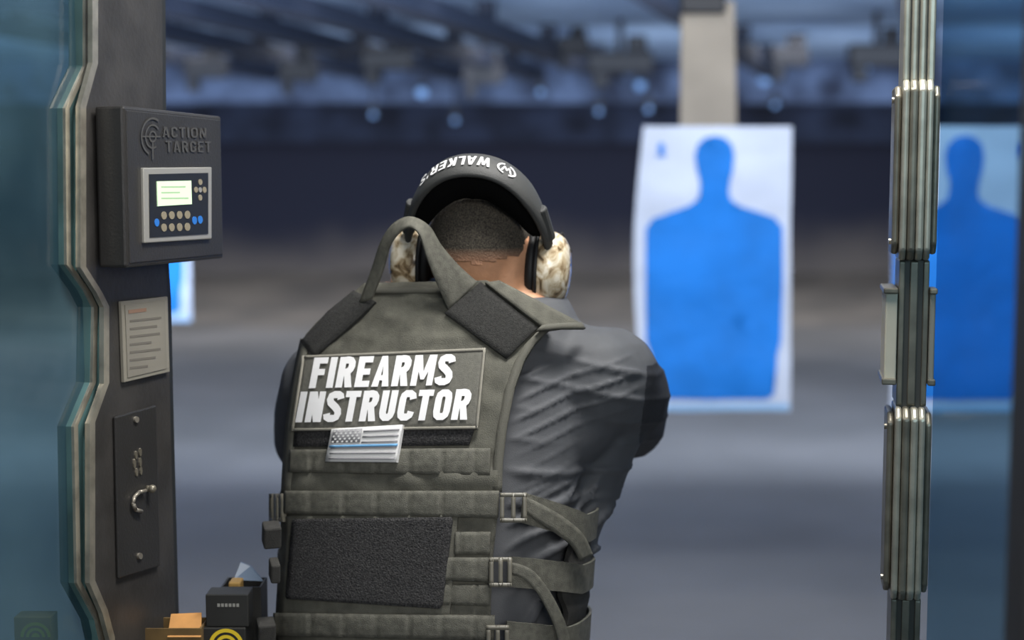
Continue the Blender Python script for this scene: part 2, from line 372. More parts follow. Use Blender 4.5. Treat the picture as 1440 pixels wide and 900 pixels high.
# ------------------------------------------------------------------ targets
SIL = [(1003, 192), (1017, 195), (1027, 204), (1031, 220), (1029, 240), (1025, 256), (1024, 270), (1027, 281), (1040, 290), (1066, 298), (1090, 306), (1101, 320), (1102, 400), (1100, 480), (1095, 500), (1093, 540), (1091, 557), (1081, 563), (1000, 563), (928, 561), (919, 553), (916, 500), (909, 480), (908, 400), (908, 322), (917, 308), (941, 299), (967, 290), (980, 281), (983, 270), (983, 256), (978, 240), (975, 220), (979, 204), (989, 195)]
def target(center, lab, mark=-1, trim=0):
    k = 5.4/F; cx, cy = 1008, 380
    r = thing('paper_target', center, lab, 'target', 'paper targets')
    def pt(px, py, d=0):
        x = (px-cx)*k; z = (cy-py)*k
        fold = .010*abs(((py-180)/134) % 1-.5)*2
        return Vector((center[0]+x, center[1]-d+fold+.012*math.sin(z*5+1)+.010*math.sin(x*9)+.008*noise.noise(Vector((x*6, 0, z*6))), center[2]+z))
    def edges(t):
        L = 903-13*math.sin(math.pi*min(1, t*1.05))+3*t
        return (907 if trim else L), 1111+4*t
    bm = bmesh.new(); n, m_ = 14, 24; g = []
    for j in range(m_+1):
        t = j/m_; L, Rr = edges(t)
        g.append([bm.verts.new(pt(L+(Rr-L)*i/n, 179+(581-179)*t)) for i in range(n+1)])
    for j in range(m_):
        for i in range(n): bm.faces.new((g[j][i], g[j][i+1], g[j+1][i+1], g[j+1][i]))
    obj('paper_sheet', bm, M['paper'], r, True)
    bm = bmesh.new(); f = bm.faces.new([bm.verts.new((x, y, 0)) for x, y in SIL])
    bmesh.ops.triangulate(bm, faces=[f])
    for y in range(200, 560, 17): bmesh.ops.bisect_plane(bm, geom=bm.verts[:]+bm.edges[:]+bm.faces[:], plane_co=(0, y, 0), plane_no=(0, 1, 0))
    for x in range(920, 1100, 15): bmesh.ops.bisect_plane(bm, geom=bm.verts[:]+bm.edges[:]+bm.faces[:], plane_co=(x, 0, 0), plane_no=(1, 0, 0))
    for v in bm.verts: v.co = pt(v.co.x, v.co.y, .006)
    obj('silhouette', bm, M['tblue'], r, True)
    bm = bmesh.new(); L, Rr = edges(.97); top = [bm.verts.new(pt(L+2+(Rr-L-4)*i/14, 570, .005)) for i in range(15)]; bot = [bm.verts.new(pt(L+2+(Rr-L-4)*i/14, 579, .005)) for i in range(15)]
    for i in range(14): bm.faces.new((top[i], top[i+1], bot[i+1], bot[i]))
    obj('bottom_band', bm, M['paleblue'], r, True)
    bm = bmesh.new(); mx = 928 if mark < 0 else 1083
    bm.faces.new([bm.verts.new(pt(x, y, .005)) for x, y in ell(mx, 209, 5, 7)])
    bm.faces.new([bm.verts.new(pt(x, y, .005)) for x, y in ((mx-6, 217), (mx+6, 217), (mx+6, 221), (mx-6, 221))])
    obj('corner_mark', bm, M['tblue'], r)
def hanger(cx, Y, zb, lab):
    r = thing('target_hanger', (cx, Y, 2.9), lab, 'hanger', 'target hangers')
    bm = bmesh.new()
    q = [Vector((cx-.10, Y+.05, 2.31)), Vector((cx+.10, Y+.05, 2.31)), Vector((cx+.115, Y+.05, zb)), Vector((cx-.10, Y+.05, zb))]
    vs = [bm.verts.new(v) for v in q]+[bm.verts.new(v+Vector((0, .02, 0))) for v in q]
    bm.faces.new(vs[:4]); bm.faces.new(vs[7:3:-1])
    for i in range(4): bm.faces.new((vs[i], vs[(i+1) % 4], vs[4+(i+1) % 4], vs[4+i]))
    obj('board', bm, M['hanger'], r)
    bm = bmesh.new(); box(bm, (cx-.02, Y+.06, 2.30), (.17, .07, .07)); obj('clamp', bm, M['dark'], r, bevel=.008)
    bm = bmesh.new(); cyl(bm, (cx-.02, Y+.06, 2.33), (cx-.02, Y+.06, 2.9), .03); obj('hanger_rod', bm, M['dark'], r)
tc = P(1008, 380, 5.4)
target(tc, 'large white paper target with blue human silhouette hanging right of the shooter')
hanger(P(997, 100, 5.4).x, 5.4, P(997, 186, 5.4).z, 'beige board strip holding the large blue target from above')
c2 = P(268, 452, 9.2); k = 5.4/F
target((c2.x-106*k, 9.2, c2.z+201*k), 'partly hidden blue and white paper target behind the left post')
hanger(c2.x-106*k, 9.2, 1.85, 'board strip above the target behind the left post')
c3 = P(1357, 380, 5.38)
target((c3.x, 5.38, tc.z), 'blue and white paper target added behind the right glass as a reflection', 1, 1)  # added target standing for the mirror image in the right glass
hanger(c3.x+.4, 5.38, 1.8, 'board strip above the added reflection target behind the right glass')

# ------------------------------------------------------------------ left stall divider
AL = R(15); dL = Vector((math.sin(AL), math.cos(AL), 0)); nL = Vector((math.cos(AL), -math.sin(AL), 0)); B0 = Vector((-.562, 1.915, 0))
def LP(px, py, off):
    r = ray(px, py); s = (off-(CAM-B0).dot(nL))/r.dot(nL); p = CAM+r*s
    return ((p-B0).dot(dL), p.z)
def LW(t, z, off):
    p = B0+dL*t+nL*off; return Vector((p.x, p.y, z))
def prism(bm, poly, o0, o1, W=None, mi=0):
    W = W or LW
    a = [bm.verts.new(W(t, z, o0)) for t, z in poly]; b = [bm.verts.new(W(t, z, o1)) for t, z in poly]; n = len(poly)
    fs = [bm.faces.new(a), bm.faces.new(b[::-1])]
    for i in range(n): fs.append(bm.faces.new((a[i], b[i], b[(i+1) % n], a[(i+1) % n])))
    for f in fs: f.material_index = mi
def Lprism(bm, pix, o0, o1, mi=0): prism(bm, [LP(x, y, o1) for x, y in pix], o0, o1, LW, mi)
line1 = [(136, 0), (136, 88), (119, 150), (119, 376), (142, 412), (152, 432), (152, 540), (132, 596), (132, 820), (150, 862), (160, 900)]
line2 = [(118, 0), (118, 92), (90, 152), (92, 372), (118, 408), (130, 432), (128, 538), (102, 600), (106, 820), (134, 872), (140, 900)]
right = [(228, 0), (229, 150), (233, 375), (236, 420), (240, 600), (248, 900)]
def ext(line, off):
    q = [LP(x, y, off) for x, y in line]
    return [(q[0][0], 2.6)]+q+[(q[-1][0], .002)]
div = thing('stall_divider', LW(.05, 0, 0), 'left stall divider with dark steel post and hazy teal glass pane', 'divider', None)
bm = bmesh.new(); prism(bm, ext(line1, 0)+ext(right, 0)[::-1], -.014, 0); obj('post', bm, M['post'], div)
bm = bmesh.new(); prism(bm, ext(line2, -.02)+ext(right, -.02)[::-1], -.034, -.0145); obj('back_plate', bm, M['postdark'], div)
def lineprism(name, line, w, o0, o1, m):
    a = ext(line, o1); b = [(t+w, z) for t, z in a]; bm = bmesh.new()
    prism(bm, a+b[::-1], o0, o1)
    return obj(name, bm, m, div)
lineprism('edge_strip', [(x-6, y) for x, y in line1], .014, -.002, .005, M['steel'])
lineprism('edge_strip', [(x+2, y) for x, y in line2], .010, -.016, -.008, M['steel'])
lineprism('glass_edge', [(x-2, y) for x, y in line2], .035, -.033, -.012, M['teal'])
q = [LW(-1.2, .02, -.02), LW(.0, .02, -.02), LW(.0, 2.6, -.02), LW(-1.2, 2.6, -.02)]
me = bpy.data.meshes.new('glass_pane'); me.from_pydata(q, [], [(0, 1, 2, 3)])
if me.polygons[0].normal.dot(nL) < 0: me.flip_normals()
obj('glass_pane', me, M['glassL'], div)

cb = thing('control_box', LW(.14, 1.6, .02), 'dark grey lane control box with green screen on the left post', 'control box')
zt = P(177, 148, 1.9).z; zb = P(177, 377, 1.9).z
t1 = LP(313, 260, .048)[0]
bm = bmesh.new(); prism(bm, [(.0, zb), (t1, zb), (t1, zt), (0, zt)], .0055, .048); obj('housing', bm, M['cbox'], cb, bevel=.004)
bm = bmesh.new(); prism(bm, [(.006, zb+.006), (t1-.006, zb+.006), (t1-.006, zt-.006), (.006, zt-.006)], .047, .0495); obj('face_plate', bm, M['cbox'], cb, bevel=.001)
FO = .0495
kp = bmesh.new(); Lprism(kp, [(202, 236), (298, 235), (298, 336), (204, 342)], FO-.001, FO+.005); kp = obj('keypad', kp, M['silver'], cb, bevel=.0015)
def kpart(name, pix, m, o1=.0068):
    bm = bmesh.new(); Lprism(bm, pix, FO+.004, FO+o1); return obj(name, bm, m, kp)
kpart('key_panel', [(210, 245), (293, 243), (293, 329), (211, 334)], M['keyblack'], .006)
kpart('screen', [(221, 255), (269, 254), (270, 287), (222, 290)], M['lcd'], .0072)
bm = bmesh.new()
for k, w in enumerate((34, 26, 38)):
    y = 262+8*k; Lprism(bm, [(227, y), (227+w, y-.3), (227+w, y+1.6), (227, y+1.9)], FO+.0072, FO+.0074)
obj('screen_lines', bm, M['lcdink'], kp)
for y in (303, 320):
    for x in (231, 242, 253, 264): kpart('button', ell(x, y-(x-231)*.03, 3.8, 5.6), M['gold'])
for x, y in ((221, 313), (274, 310), (282, 309)): kpart('blue_button', ell(x, y, 3.2, 5.6), M['keyblue'])
for x, y in ((282, 256), (282, 278), (276, 267), (288, 267)): kpart('arrow_button', ell(x, y, 2.6, 4.2), M['gold'])
kpart('enter_button', ell(282, 267, 2.2, 3.6), M['silver'])
bm = bmesh.new()
for s, qd in (('ACTION', [(228, 178), (290, 180), (290, 194), (229, 193)]), ('TARGET', [(233, 198), (297, 199), (297, 214), (234, 214)])):
    append(bm, text_bm(s, 0, .16, .16), lambda x, y: LW(*LP(*quad(qd, x, y), FO+.0015), FO+.0015), 0)
obj('lettering', bm, M['cletter'], cb)
bm = bmesh.new()
def arcL(bm, cx, cy, r0, r1, a0, a1, off, n=18, ax=.62):
    for i in range(n):
        a, b = R(a0+(a1-a0)*i/n), R(a0+(a1-a0)*(i+1)/n)
        pts = [(cx+ax*r*math.cos(t), cy-r*math.sin(t)) for r, t in ((r0, a), (r1, a), (r1, b), (r0, b))]
        bm.faces.new([bm.verts.new(LW(*LP(x, y, off), off)) for x, y in pts])
for r0, r1, a0, a1 in ((24, 27, 60, 250), (15, 17.5, 40, 300), (6, 8.5, 0, 360)): arcL(bm, 215, 192, r0, r1, a0, a1, FO+.0015)
for pix in ([(214, 200), (216, 200), (216, 224), (214, 224)], [(200, 191), (226, 191), (226, 193), (200, 193)]):
    bm.faces.new([bm.verts.new(LW(*LP(x, y, FO+.0016), FO+.0016)) for x, y in pix])
obj('emblem', bm, M['cletter'], cb)

sg = thing('instruction_sign', LW(.12, 1.4, .0), 'small grey beige instruction card framed on the left post below the control box', 'sign')
bm = bmesh.new(); Lprism(bm, [(171, 424), (236, 417), (239, 523), (175, 538)], .0005, .006); obj('frame', bm, M['noticeframe'], sg, bevel=.001)
bm = bmesh.new(); Lprism(bm, [(176, 429), (232, 423), (235, 518), (180, 531)], .005, .0072); obj('card', bm, M['card'], sg)
bm = bmesh.new()
for k in range(7):
    y = 450+k*11; w = (44, 38, 42, 30, 43, 36, 25)[k]
    Lprism(bm, [(183, y), (183+w, y-.11*w), (183+w, y+3.2-.11*w), (183, y+3.2)], .007, .0076)
obj('printed_lines', bm, M['cardink'], sg)
bm = bmesh.new(); Lprism(bm, [(181, 436), (206, 433), (206, 438), (181, 441)], .007, .0077); obj('printed_heading', bm, M['cardred'], sg)

hp = thing('hook_plate', LW(.1, 1.2, 0), 'black steel plate with small hook and knob low on the left post', 'plate')
bm = bmesh.new(); Lprism(bm, [(163, 586), (220, 570), (226, 796), (168, 814)], .0005, .006); obj('plate', bm, M['cbox'], hp, bevel=.002)
for x, y in ((193, 590), (198, 782)):
    bm = bmesh.new(); Lprism(bm, ell(x, y, 3.0, 4.4, 12), .005, .009); obj('screw', bm, M['latch'], hp)
bm = bmesh.new()
for x, y, a in ((192, 640, 6), (198, 636, 6), (190, 652, 7), (198, 650, 7), (193, 664, 6), (199, 662, 6)): Lprism(bm, ell(x, y, 1.6, a, 8), .005, .0080)
obj('cast_emblem', bm, M['ridgedark'], hp)
bm = bmesh.new()
pts = [(205, 690), (196, 692), (189, 699), (187, 708), (191, 717), (199, 719)]
for i in range(len(pts)-1):
    a = LW(*LP(*pts[i], .010), .010); b = LW(*LP(*pts[i+1], .010), .010); cyl(bm, a, b, .0028, n=8); sph(bm, b, .0028, 8, 6)
obj('hook', bm, M['latch'], hp, True)
bm = bmesh.new(); a = LW(*LP(207, 687, .006), .005); cyl(bm, a, a+nL*.008, .005, n=12); sph(bm, a+nL*.009, .0062); obj('knob', bm, M['ridgedark'], hp, True)

SZ = .90
sh = thing('side_shelf', LW(.15, SZ, .1), 'narrow dark shelf on the left post carrying small cartons', 'shelf')
bm = bmesh.new(); prism(bm, [(.0, SZ-.025), (.33, SZ-.025), (.33, SZ), (.0, SZ)], .008, .20); obj('shelf_board', bm, M['postdark'], sh)
for t in (.04, .17):
    bm = bmesh.new(); prism(bm, [(t, SZ-.18), (t+.015, SZ-.18), (t+.015, SZ-.026), (t, SZ-.026)], .008, .16); obj('bracket', bm, M['postdark'], sh)
def obox(bm, x0, x1, y0, y1, z0, z1, th):
    box(bm, ((x0+x1)/2, y0+th/2, (z0+z1)/2), (x1-x0, th, z1-z0)); box(bm, ((x0+x1)/2, y1-th/2, (z0+z1)/2), (x1-x0, th, z1-z0))
    box(bm, (x0+th/2, (y0+y1)/2, (z0+z1)/2), (th, y1-y0-2*th, z1-z0)); box(bm, (x1-th/2, (y0+y1)/2, (z0+z1)/2), (th, y1-y0-2*th, z1-z0))
    box(bm, ((x0+x1)/2, (y0+y1)/2, z0+th/2), (x1-x0-2*th, y1-y0-2*th, th))
x0, x1 = P(190, 900, 2.02).x, P(283, 900, 2.02).x; zt2 = P(240, 884, 2.02).z; xm = P(236, 900, 2.02).x
r = thing('cardboard_box', ((x0+x1)/2, 2.05, SZ), 'open tan cardboard box at the left end of the shelf', 'box')
bm = bmesh.new(); obox(bm, x0, x1, 2.02, 2.075, SZ, zt2, .003); obj('carton', bm, M['cardboard2'], r)
bm = bmesh.new(); a = P(240, 866, 2.045); b = P(283, 864, 2.045)
vs = [bm.verts.new(v) for v in (Vector((xm, 2.018, zt2-.012)), Vector((x1, 2.018, zt2-.012)), b, a)]; bm.faces.new(vs)
r2 = bmesh.ops.extrude_face_region(bm, geom=bm.faces[:]); bmesh.ops.translate(bm, vec=(0, .003, .002), verts=[v for v in r2['geom'] if isinstance(v, bmesh.types.BMVert)])
obj('front_flap', bm, M['cardboard'], r)
bx0, bx1 = P(290, 900, 2.04).x, P(350, 900, 2.04).x
z1 = P(320, 882, 2.04).z
def rings(bm, cx, cz, y, k=1):
    for r0, r1 in ((.0, .007), (.011, .016), (.020, .0255)):
        n = 20
        for i in range(n):
            a, b = math.pi*i/n, math.pi*(i+1)/n
            pts = [(cx+k*q*math.cos(t), y, cz+k*q*math.sin(t)) for q, t in ((r0, a), (r1, a), (r1, b), (r0, b))]
            if r0 == 0: pts = pts[1:]
            bm.faces.new([bm.verts.new(p) for p in pts])
def carton(name_lab, x0, x1, y0, y1, z0, zz, printed, ring=None, m='ammo'):
    r = thing('ammunition_carton', ((x0+x1)/2, (y0+y1)/2, z0), name_lab, 'box', 'small cartons beside the left post')
    bm = bmesh.new(); box(bm, ((x0+x1)/2, (y0+y1)/2, (z0+zz)/2), (x1-x0, y1-y0, zz-z0)); obj('carton', bm, M[m], r, bevel=.0015)
    bm = bmesh.new()
    if printed == 'rings':
        rings(bm, ring[0], ring[1], y0-.0008, ring[2]); obj('ring_emblem', bm, M['yellow'], r)
    else:
        cx = (x0+x1)/2+.002; cz = (z0+zz)/2+.006; y = y0-.0008
        for k in range(6):
            a = cx-.016+k*.0056; bm.faces.new([bm.verts.new(p) for p in ((a, y, cz), (a+.004, y, cz), (a+.004, y, cz+.005), (a, y, cz+.005))])
        obj('printed_line', bm, M['silver'], r)
c = P(318, 908, 2.035)
carton('lower black carton with yellow ring emblem beside the tan box', bx0-.004, bx1-.004, 2.036, 2.10, SZ, z1, 'rings', (c.x, c.z, 1))
z2 = P(320, 836, 2.04).z
carton('upper black carton with a short grey printed line, stacked on the yellow ringed one', bx0, bx1, 2.04, 2.08, z1+.0005, z2, 'line')
sh = thing('side_shelf', LW(-.2, SZ, -.12), 'narrow shelf added behind the left glass under the reflection carton', 'shelf')  # added to carry the reflection carton
bm = bmesh.new(); prism(bm, [(-.30, SZ-.025), (-.02, SZ-.025), (-.02, SZ), (-.30, SZ)], -.20, -.036); obj('shelf_board', bm, M['postdark'], sh)
na, nb = P(20, 900, 1.86), P(72, 900, 1.86); zt3 = P(50, 868, 1.86).z; c = P(50, 896, 1.859)
carton('brown carton with yellow ring emblem added behind the left glass as a reflection', na.x, nb.x, 1.86, 1.89, SZ, zt3, 'rings', (c.x, c.z, .8), 'cardboard')  # added carton standing for a reflection in the left glass
tx0, tx1 = P(316, 830, 2.14).x, P(372, 830, 2.14).x; tz = P(340, 818, 2.14).z
r = thing('flip_top_carton', ((tx0+tx1)/2, 2.14, SZ), 'dark carton with raised blue grey flap behind the stacked black cartons', 'box')
bm = bmesh.new(); obox(bm, tx0, tx1, 2.11, 2.165, SZ, tz, .003); obj('carton', bm, M['ammo'], r)
bm = bmesh.new(); box(bm, ((tx0+tx1)/2-.012, 2.135, tz-.004), (.018, .03, .016)); obj('inner_tray', bm, M['goldfoil'], r, bevel=.002)
bm = bmesh.new()
vs = [bm.verts.new(v) for v in (Vector((tx0+.012, 2.15, tz)), Vector((tx1-.004, 2.15, tz-.002)), P(352, 796, 2.17), P(338, 791, 2.17))]; bm.faces.new(vs)
r2 = bmesh.ops.extrude_face_region(bm, geom=bm.faces[:]); bmesh.ops.translate(bm, vec=(0, .004, 0), verts=[v for v in r2['geom'] if isinstance(v, bmesh.types.BMVert)])
obj('flap', bm, M['bluecap'], r)

# ------------------------------------------------------------------ right stall divider (seen almost edge on)
AR = R(11.5); dR = Vector((math.sin(AR), math.cos(AR), 0)); nR = Vector((math.cos(AR), -math.sin(AR), 0)); R0 = Vector(((1285-720)/F*1.95, 1.95, 0))
def RW(t, z, off):
    p = R0+dR*t+nR*off; return Vector((p.x, p.y, z))
def zR(py): return P(1285, py, 1.95).z
def mm(px): return (px-1285)*.00098
rd = thing('stall_divider', RW(.1, 0, 0), 'right stall divider with layered brushed steel post seen edge on and clear glass', 'divider')
def rlayer(bm, pxa, pxb, y0, y1, t0, t1, ch=.012):
    za, zb = zR(y0), max(zR(y1), .002)
    prism(bm, [(t0+ch, zb), (t1, zb), (t1, za), (t0+ch, za), (t0, za-ch), (t0, zb+ch)], mm(pxa), mm(pxb), RW)
ZT = -500
bm = bmesh.new(); rlayer(bm, 1270, 1304, ZT, 2350, .004, .09); obj('post', bm, M['postmid'], rd)
for a, b in ((1264, 1273), (1275, 1284), (1286, 1295), (1297, 1307)):
    bm = bmesh.new(); rlayer(bm, a, b, ZT, 118, 0, .09, .004); obj('upper_strip', bm, M['ridge'], rd, bevel=.003)
for (y0, y1) in ((112, 366), (572, 842)):
    for a, b, t0, mk in ((1254, 1263.5, -.008, 'ridgedark'), (1264, 1273.5, -.020, 'ridge'), (1274, 1284.5, -.024, 'ridgedark'), (1285, 1295.5, -.024, 'ridge'), (1296, 1305.5, -.020, 'ridge'), (1306, 1315, -.008, 'ridgedark')):
        d = 8 if t0 > -.01 else 0
        bm = bmesh.new(); rlayer(bm, a, b, y0+d, y1-d, t0, .07, .014); obj('bump_plate', bm, M[mk], rd, bevel=.0035)
for (y0, y1) in ((366, 572), (842, 2300)):
    for a, b in ((1266, 1274), (1281, 1292), (1299, 1307)):
        bm = bmesh.new(); rlayer(bm, a, b, y0, y1, .001, .09, .003); obj('inner_strip', bm, M['ridgedark'], rd, bevel=.0015)
for py in (140, 340, 602, 815):
    bm = bmesh.new(); z = zR(py); a = RW(.01, z, mm(1255)); cyl(bm, a, a-nR*.004, .004, n=12); obj('bolt', bm, M['steel'], rd)
GO = .034
q = [RW(-.74, .02, GO), RW(.04, .02, GO), RW(.04, 2.6, GO), RW(-.74, 2.6, GO)]
me = bpy.data.meshes.new('glass_pane'); me.from_pydata(q, [], [(0, 1, 2, 3)])
if me.polygons[0].normal.dot(nR) > 0: me.flip_normals()
obj('glass_pane', me, M['glassR'], rd)
bm = bmesh.new(); prism(bm, [(-.84, .002), (-.735, .002), (-.735, 2.6), (-.84, 2.6)], GO-.004, GO+.05, RW); obj('end_frame', bm, M['black'], rd)
za, zb = zR(410), zR(536)
sg = thing('sign_holder', RW(.0, 1.4, -.03), 'cream notice card clipped to the stall side of the right post', 'sign')
bm = bmesh.new(); prism(bm, [(-.004, zb), (.09, zb), (.09, za), (-.004, za)], mm(1248), mm(1264.5), RW); obj('card', bm, M['cream'], sg, bevel=.002)
for y0, y1 in ((405, 413), (532, 541)):
    bm = bmesh.new(); prism(bm, [(-.010, zR(y1)), (.092, zR(y1)), (.092, zR(y0)), (-.010, zR(y0))], mm(1245), mm(1265), RW); obj('clip', bm, M['ridgedark'], sg, bevel=.002)
sg = thing('sign_holder', RW(.0, 1.4, .03), 'pale notice card clipped to the glass side of the right post', 'sign')
bm = bmesh.new(); prism(bm, [(-.004, zb), (.03, zb), (.03, za), (-.004, za)], mm(1308), mm(1316), RW); obj('card', bm, M['noticeframe'], sg, bevel=.002)
for y0, y1 in ((405, 413), (532, 541)):
    bm = bmesh.new(); prism(bm, [(-.010, zR(y1)), (.032, zR(y1)), (.032, zR(y0)), (-.010, zR(y0))], mm(1307.5), mm(1318), RW); obj('clip', bm, M['ridgedark'], sg, bevel=.002)

# ------------------------------------------------------------------ the person: torso surface
PHI = R(18); U = Vector((math.cos(PHI), -math.sin(PHI), 0)); V = Vector((math.sin(PHI), math.cos(PHI), 0)); UP = Vector((0, 0, 1))
C0 = Vector((-.121, 2.15, 0))
TAB = [(.78, .0, .210, .13), (.95, 0, .220, .135), (1.10, .02, .225, .133), (1.22, .045, .229, .133), (1.32, .072, .228, .127), (1.39, .095, .210, .112), (1.44, .115, .178, .092), (1.48, .13, .135, .075), (1.52, .145, .08, .055)]
NE = 2.5
def prof0(z):
    if z <= TAB[0][0]: return TAB[0][1:]
    if z >= TAB[-1][0]: return TAB[-1][1:]
    for i in range(len(TAB)-1):
        if TAB[i][0] <= z <= TAB[i+1][0]: break
    z0, z1 = TAB[i][0], TAB[i+1][0]; t = (z-z0)/(z1-z0); out = []
    for k in (1, 2, 3):
        p1, p2 = TAB[i][k], TAB[i+1][k]
        m1 = ((TAB[i+1][k]-TAB[i-1][k])/(TAB[i+1][0]-TAB[i-1][0]) if i > 0 else (p2-p1)/(z1-z0))*(z1-z0)
        m2 = ((TAB[i+2][k]-p1)/(TAB[i+2][0]-z0) if i+2 < len(TAB) else (p2-p1)/(z1-z0))*(z1-z0)
        out.append((2*t**3-3*t*t+1)*p1+(t**3-2*t*t+t)*m1+(-2*t**3+3*t*t)*p2+(t**3-t*t)*m2)
    return out
PT = [tuple(prof0(.7+i*.002)) for i in range(461)]
def prof(z):
    s = (z-.7)*500
    if s <= 0: return PT[0]
    if s >= 459.99: return PT[460]
    i = int(s); t = s-i; a, b = PT[i], PT[i+1]
    return (a[0]+(b[0]-a[0])*t, a[1]+(b[1]-a[1])*t, a[2]+(b[2]-a[2])*t)
cx0, cy0 = C0.x, C0.y; vx, vy = V.x, V.y; ux, uy = U.x, U.y
def FTc(x, y, z, off):
    s = (z-1.34)/.12; s = 0 if s < 0 else 1 if s > 1 else s*s*(3-2*s)
    f, a, b = prof(z-off*.6*s); dx = x-cx0-vx*f; dy = y-cy0-vy*f
    return (abs(dx*ux+dy*uy)/(a+off))**NE+(abs(dx*vx+dy*vy)/(b+off))**NE-1
def hit(px, py, off):
    u = (px-720)/F; w = (450-py)/F; ry = cp+sp*w; kx = u/ry; kz = (-sp+cp*w)/ry
    f = lambda Y: FTc(kx*Y, Y, CZ+kz*Y, off)
    Y = 1.84; bv = 1e9; bY = Y; prev = Y; found = None
    while Y < 2.5:
        v = f(Y)
        if v < 0: found = (prev, Y); break
        if v < bv: bv = v; bY = Y
        elif v > bv+1.5: break
        prev = Y; Y += .03
    if not found:
        lo, hi = bY-.03, bY+.03
        for _ in range(14):
            a = lo+(hi-lo)*.382; b = lo+(hi-lo)*.618
            if f(a) < f(b): hi = b
            else: lo = a
        m = (lo+hi)/2
        if f(m) < 0: found = (bY-.06, m)
        else: return Vector((kx*m, m, CZ+kz*m))
    lo, hi = found
    for _ in range(12):
        m = (lo+hi)/2
        if f(m) < 0: hi = m
        else: lo = m
    return Vector((kx*hi, hi, CZ+kz*hi))
def nrm(p, off):
    e = .003; x, y, z = p
    return Vector((FTc(x+e, y, z, off)-FTc(x-e, y, z, off), FTc(x, y+e, z, off)-FTc(x, y-e, z, off), FTc(x, y, z+e, off)-FTc(x, y, z-e, off))).normalized()
def TZ(p, off):
    f, a, b = prof(p.z); q = p-C0-V*f
    return math.atan2(q.dot(V)/(b+off), q.dot(U)/(a+off))
def W(th, z, off):
    f, a, b = prof(z); c, s = math.cos(th), math.sin(th)
    k = (abs(c)**NE+abs(s)**NE)**(-1/NE)
    p = C0+V*f+U*(a+off)*c*k+V*(b+off)*s*k; return Vector((p.x, p.y, z))
def grid_faces(bm, g, mi, skirt=None):
    for j in range(len(g)-1):
        for i in range(len(g[0])-1):
            f = bm.faces.new((g[j][i], g[j][i+1], g[j+1][i+1], g[j+1][i])); f.material_index = mi; f.smooth = True
    if skirt:
        loop = [(0, i) for i in range(len(g[0]))]+[(j, len(g[0])-1) for j in range(1, len(g))]+[(len(g)-1, i) for i in range(len(g[0])-2, -1, -1)]+[(j, 0) for j in range(len(g)-2, 0, -1)]
        lo = [bm.verts.new(skirt(g[j][i].co)) for j, i in loop]; n = len(loop)
        for k in range(n):
            a, b = loop[k], loop[(k+1) % n]
            f = bm.faces.new((g[a[0]][a[1]], g[b[0]][b[1]], lo[(k+1) % n], lo[k])); f.material_index = mi
def patch(bm, rows, off, thick=.004, mi=0, du=9, dv=9, rip=None):
    g = []; wmax = max(math.hypot(r[2]-r[0], r[3]-r[1]) for r in rows); nu = max(2, int(wmax/du))
    for k in range(len(rows)-1):
        A, B = rows[k], rows[k+1]; n = max(1, int(max(math.hypot(A[0]-B[0], A[1]-B[1]), math.hypot(A[2]-B[2], A[3]-B[3]))/dv))
        for j in range(n+(1 if k == len(rows)-2 else 0)):
            t = j/n; r = [A[m]+(B[m]-A[m])*t for m in range(4)]; row = []
            for i in range(nu+1):
                s = i/nu; x = r[0]+(r[2]-r[0])*s; y = r[1]+(r[3]-r[1])*s
                row.append(bm.verts.new(hit(x, y, off+(rip(x, y) if rip else 0))))
            g.append(row)
    grid_faces(bm, g, mi, lambda co: co-nrm(co, off)*thick)
def qrows(q): return [(q[0][0], q[0][1], q[1][0], q[1][1]), (q[3][0], q[3][1], q[2][0], q[2][1])]
def sub(q, x0, x1, y0, y1):
    return [quad(q, x0, y1), quad(q, x1, y1), quad(q, x1, y0), quad(q, x0, y0)]

person = thing('person', (C0.x, C0.y, 0), 'person in grey shirt, tactical vest and ear muffs aiming downrange, seen from behind', 'person')
SR = P(834, 538, 2.17)
SL = P(462, 545, 2.26)
ER = P(884, 594, 2.36); EL = Vector((-.345, 2.37, 1.18))
G = Vector((.022, 2.61, 1.335))
WR = G+Vector((.03, -.075, -.03)); WL = G+Vector((-.06, -.065, -.04))
H = Vector((-.048, 2.235, 1.514))
FH = R(9); hr = Vector((math.cos(FH), -math.sin(FH), 0)); vh0 = Vector((math.sin(FH), math.cos(FH), 0)); tilt = R(8)
vh = vh0*math.cos(tilt)-UP*math.sin(tilt); zh = UP*math.cos(tilt)+vh0*math.sin(tilt)
def torso_loft(bm, inset, zmin=.80, zmax=1.50):
    rings = []; n = 56; k = 30
    for j in range(k+1):
        z = zmin+(zmax-zmin)*j/k
        rings.append([bm.verts.new(W(2*math.pi*i/n, z, -inset)) for i in range(n)])
    for j in range(k):
        for i in range(n): bm.faces.new((rings[j][i], rings[j][(i+1) % n], rings[j+1][(i+1) % n], rings[j+1][i]))
    bm.faces.new(rings[0][::-1]); bm.faces.new(rings[-1])
NB = Vector((-.040, 2.225, 1.40)); NT = Vector((-.026, 2.222, 1.50))
HIP = [C0+U*s*.1+UP*.86 for s in (-1, 1)]
KN = [Vector((-.24, 2.32, .47)), Vector((.04, 2.12, .47))]
AN = [Vector((-.27, 2.26, .09)), Vector((.07, 1.98, .09))]
bm = bmesh.new(); torso_loft(bm, .018, .80, 1.45)
limb(bm, [(NB, .070), (NT, .066)])
ell3(bm, H, (hr, vh, zh), (.077, .098, .102), 28, 20)
ell3(bm, H+vh*.045-zh*.07, (hr, vh, zh), (.058, .06, .06))
ell3(bm, H+vh*.078-zh*.108, (hr, vh, zh), (.03, .022, .02))
ell3(bm, H+vh*.108-zh*.03, (hr, vh, zh), (.015, .018, .026))
ell3(bm, H+vh*.092+zh*.012, (hr, vh, zh), (.052, .012, .01))
ell3(bm, H+vh*.1-zh*.075, (hr, vh, zh), (.024, .01, .009))
